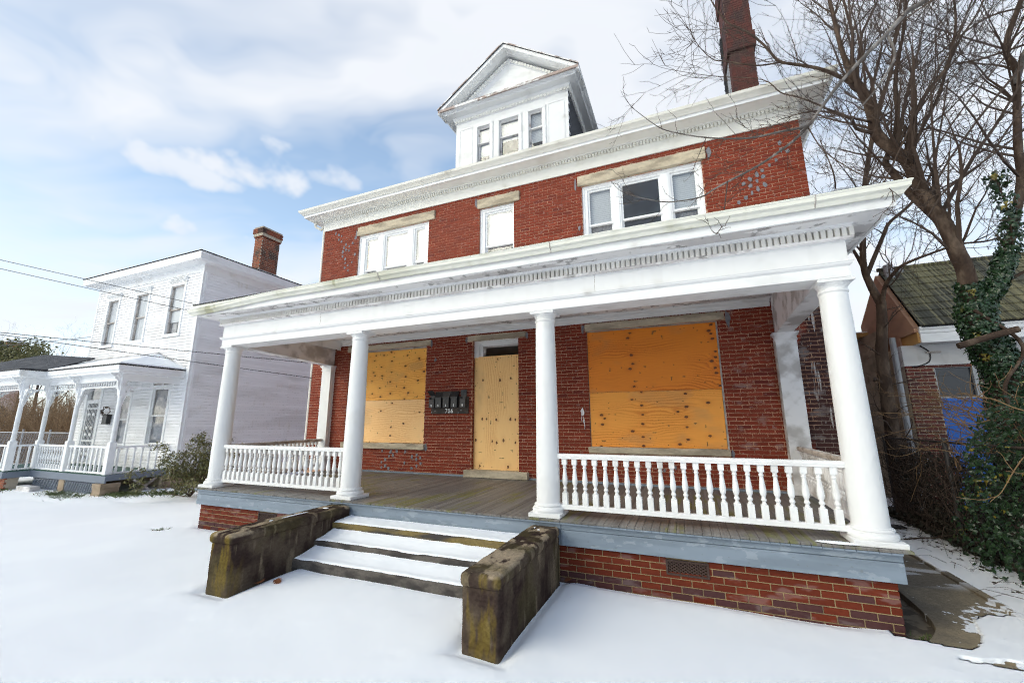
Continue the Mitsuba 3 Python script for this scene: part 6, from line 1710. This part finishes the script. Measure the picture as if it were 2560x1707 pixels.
put(EG + '__crown', leaf_mesh(leaves(tips, er.normal(size=tips.shape) + [0, -0.3, 0.8], er.uniform(0.16, 0.30, len(tips)), er, LEAF * [0.7, 1, 1], LF, 0.2)), 'm_shrub', kind='stuff')
TH = thing('brown_thicket', 'brown leafless thicket behind the chain-link fence at left', 'thicket')
tv = []
for i in range(1500):
    a = np.array([er.uniform(-33, -17.5), er.uniform(5.2, 8.0), -1.0])
    d = np.array([er.normal() * 0.35, er.normal() * 0.2, 1.0])
    L = er.uniform(1.8, 4.2)
    pts = [a]
    for _ in range(5):
        d = d + er.normal(size=3) * 0.22
        pts.append(pts[-1] + d / np.linalg.norm(d) * L / 5)
    tv.append((np.array(pts), np.linspace(0.024, 0.008, 6)))
put(TH + '__stems', twig_mesh(tv + grow(tv, er, (2.4, 1.4), (1.0, 0.5), 2, 0.1)), 'm_thicket', kind='stuff')
FF = thing('back_fence', 'galvanised chain-link fence in front of the brown thicket at left', 'fence')
for x in np.arange(-28.6, -14, 2.6):
    put(FF + '__post', tube([(x, 4.0, -1.1), (x, 4.0, 0.95)], 0.035, 8), 'm_galv')
put(FF + '__rail', tube([(-33, 4.0, 0.81), (-14.0, 4.0, 0.81)], 0.025, 6), 'm_galv')
ms = []
for x in np.arange(-33, -13, 0.16):
    ms += [tube([(x, 4.0, -1.0), (x + 1.8, 4.0, 0.8)], 0.005, 3), tube([(x, 4.005, 0.8), (x + 1.8, 4.005, -1.0)], 0.005, 3)]
put(FF + '__mesh', join(*ms), 'm_galv', kind='stuff')

# ------------------------------------------------------------------ overhead wires
def wire(a, b, sag, r, label):
    a, b = np.array(a, float), np.array(b, float)
    t = np.linspace(0, 1, 25)[:, None]
    p = a + (b - a) * t - np.array([0, 0, 1.0]) * sag * 4 * t * (1 - t)
    put('utility_wire', tube(p, r, 5), 'm_wire', smooth=60, label=label, category='wire', group='overhead wires')


def beyond(a, b, k):
    a, b = np.array(a, float), np.array(b, float)
    return a + (a - b) * k


for a, b, lab in (((-9.05, -1.0, 5.795), (-1.22, 4.1, 5.0 - 1.15), 'upper of the two high wires crossing before the white house roof'), ((-8.897, -1.0, 5.508), (-1.22, 4.1, 3.62), 'lower of the two high wires crossing before the white house'),
                  ((-6.047, -1.5, 3.321), (-1.22, 3.08, 2.888), 'upper low wire running to the brick house across the white siding'), ((-6.02, -1.5, 3.27), (-1.22, 3.075, 2.46), 'lower low wire running to the brick house across the white siding')):
    wire(beyond(a, b, 1.2), b, 0.03, 0.0085, lab)
wire((-40, 3.4, 6.3), (-13.66, 3.03, 4.70), 0.25, 0.012, 'wire running from the left edge to the far corner of the white house')

# ------------------------------------------------------------------ small litter on the snow
lr = np.random.default_rng(33)
OAK = np.array([(0, 0), (0.10, 0.05), (0.28, 0.02), (0.22, 0.16), (0.42, 0.25), (0.24, 0.34), (0.40, 0.52), (0.20, 0.55), (0.26, 0.78), (0.08, 0.74), (0, 1.0), (-0.08, 0.74), (-0.26, 0.78), (-0.20, 0.55), (-0.40, 0.52), (-0.24, 0.34), (-0.42, 0.25), (-0.22, 0.16), (-0.28, 0.02), (-0.10, 0.05)])


def oak_leaf(x, y, z, s, a, tilt=0.2, seed=0):
    m = trimesh.creation.extrude_polygon(Polygon(OAK), 0.02, engine='earcut').subdivide()
    v = np.array(m.vertices)
    v[:, 2] += 0.16 * np.abs(v[:, 0]) + 0.10 * np.sin(v[:, 1] * 4 + seed)
    c, q = math.cos(a), math.sin(a)
    v = np.stack([v[:, 0] * c - v[:, 1] * q, v[:, 0] * q + v[:, 1] * c, v[:, 2] + tilt * v[:, 0]], 1) * s
    return v + [x, y, z], np.array(m.faces)


on = lambda x, y: float(snow_height(np.array([x]), np.array([y]))[0]) + 0.012
put('oak_leaf', oak_leaf(3.74, -1.74, on(3.74, -1.70), 0.13, 1.2, 0.25, 1), 'm_leaf_brown', label='brown oak leaf on the snow by the left cheek wall, the one nearer the street', category='leaf')
put('oak_leaf', oak_leaf(3.84, -1.62, on(3.84, -1.62), 0.12, -1.9, -0.2, 2), 'm_leaf_brown', label='second brown oak leaf beside the left cheek wall, nearer the steps', category='leaf')
put('oak_leaf', oak_leaf(7.08, -0.24, on(7.08, -0.24) + 0.02, 0.12, 0.4, 0.3, 3), 'm_leaf_brown', label='brown oak leaf where the right cheek wall meets the porch base', category='leaf')
dm, dv = [], []
for i in range(150):
    y = lr.uniform(-0.2, 4.9)
    x = 11.62 + abs(lr.normal()) * 0.02 + (0.70 - 0.06 * y * 0) * lr.uniform(0, 1) ** 0.55
    z = float(snow_height(np.array([x]), np.array([y]))[0])
    dm.append(leaves(np.array([[x, y, z + 0.012]]), np.array([[lr.normal() * 0.4, lr.normal() * 0.4, 1.0]]), np.array([lr.uniform(0.035, 0.075)]), lr)[0])
put('fallen_leaves', leaf_mesh(np.array(dm)), 'm_leaf_dark', label='dark fallen leaves scattered on the snow below the ivy', category='leaves', kind='stuff')
for i in range(34):
    x, y = lr.uniform(11.6, 12.2), lr.uniform(0.2, 4.6)
    a = lr.uniform(0, 6.28)
    L = lr.uniform(0.12, 0.5)
    z = -0.70
    dv.append((np.array([(x, y, z + 0.01), (x + math.cos(a) * L / 2, y + math.sin(a) * L / 2, z + 0.05), (x + math.cos(a + 0.3) * L, y + math.sin(a + 0.3) * L, z + 0.02)]), np.array([0.004, 0.003, 0.002])))
put('fallen_twigs', twig_mesh(dv), 'm_twig', label='thin twigs lying on the snow below the ivy', category='twigs', kind='stuff')
put('fallen_stick', tube(smooth_path([(11.68, 3.574, -0.69), (12.0, 3.72, -0.675), (12.35, 3.9, -0.68)], 4), 0.011, 6), 'm_bark', label='dark stick lying on the snow beside the rightmost column', category='stick')
bt = trimesh.creation.icosphere(3)
bv = np.array(bt.vertices) * (1 + 0.5 * (meshkit.fbm(np.array(bt.vertices) * 2.2, 3, 4) - 0.5))[:, None]
put('red_wrapper', (bv * [0.10, 0.07, 0.09] + [12.42, 3.45, -0.50], np.array(bt.faces)), 'm_red', smooth=40, label='crumpled red wrapper under the ivy by the fence', category='litter')
put('white_plastic_bag', (bv * [0.09, 0.09, 0.10] + [12.55, 4.55, 0.42], np.array(bt.faces)), 'm_white_plain', smooth=40, label='small white plastic bag caught in the fence by the tree trunk', category='litter')
put('black_litter', (bv * [0.14, 0.16, 0.02] + [11.93, 4.52, -0.68], np.array(bt.faces)), 'm_black', smooth=40, label='flat black scrap on the snow behind the rightmost column', category='litter')
gr_ = []
for x, y, n, h in ((-0.55, -0.55, 60, 0.05), (-9.0, 1.15, 260, 0.10), (-7.9, 1.0, 160, 0.10), (-11.8, 0.7, 160, 0.10), (-6.6, 1.7, 420, 0.12), (-5.4, 2.1, 300, 0.12), (10.5, -0.12, 60, 0.05)):
    for _ in range(n):
        p = np.array([x + lr.normal() * (0.07 if n == 60 else 0.42), y + lr.normal() * (0.05 if n == 60 else 0.16), 0])
        p[2] = float(ground_z(p[0], p[1])) - 0.03
        d = np.array([lr.normal() * 0.5, lr.normal() * 0.5, 1.0]) * h * lr.uniform(0.6, 1.3)
        s = np.array([lr.normal(), lr.normal(), 0]) * 0.004
        gr_.append(np.array([p - s, p + s, p + d * 0.6 + s * 0.6, p + d + np.array([d[0], d[1], -abs(d[0]) * 0.5]) * 0.5]))
gm = np.array(gr_)
put('grass', (gm.reshape(-1, 3), (np.array([[0, 1, 2], [0, 2, 3]])[None] + (np.arange(len(gm)) * 4)[:, None, None]).reshape(-1, 3)), 'm_grass', label='tufts of green grass showing through thin snow along the white porch', category='grass', kind='stuff')

# dead leaves and bare earth behind the fence, out of the snow's reach
ex, ey = np.meshgrid(np.linspace(12.22, 21.0, 90), np.linspace(1.0, 6.3, 60), indexing='ij')
ezz = ground_z(ex, ey) + 0.045 + 0.10 * meshkit.fbm(np.stack([ex * 3, ey * 3, 0 * ex], -1), 4, 15) - 0.30 * np.clip(1 - (ex - 12.22) / 0.12, 0, 1) - 0.4 * np.clip((ey - 6.1) / 0.2, 0, 1)
ei = np.arange(ex.size).reshape(ex.shape)
put('bare_soil', (np.stack([ex, ey, ezz], -1).reshape(-1, 3), np.stack([ei[:-1, :-1], ei[1:, :-1], ei[1:, 1:], ei[:-1, 1:]], -1).reshape(-1, 4)), 'm_soil', smooth=True, label='bare earth behind the chain-link fence before the brick building', category='soil', kind='structure')
nl = 5200
lx, ly = 12.22 + np.abs(lr.normal(size=nl)) * 0.7, lr.uniform(2.4, 5.9, nl)
lz = ground_z(lx, ly) + 0.05 + lr.uniform(0, 1, nl) ** 1.6 * (0.10 + 0.42 * np.exp(-((lx - 12.55) / 0.35) ** 2) * np.exp(-((ly - 3.9) / 0.9) ** 2))
put('leaf_heap', leaf_mesh(leaves(np.stack([lx, ly, lz], 1), lr.normal(size=(nl, 3)) * 0.8 + [0, 0, 1.0], lr.uniform(0.05, 0.12, nl), lr)), 'm_leaf_dark', label='dark heap of dead leaves behind the fence at the tree foot', category='leaves', kind='stuff')
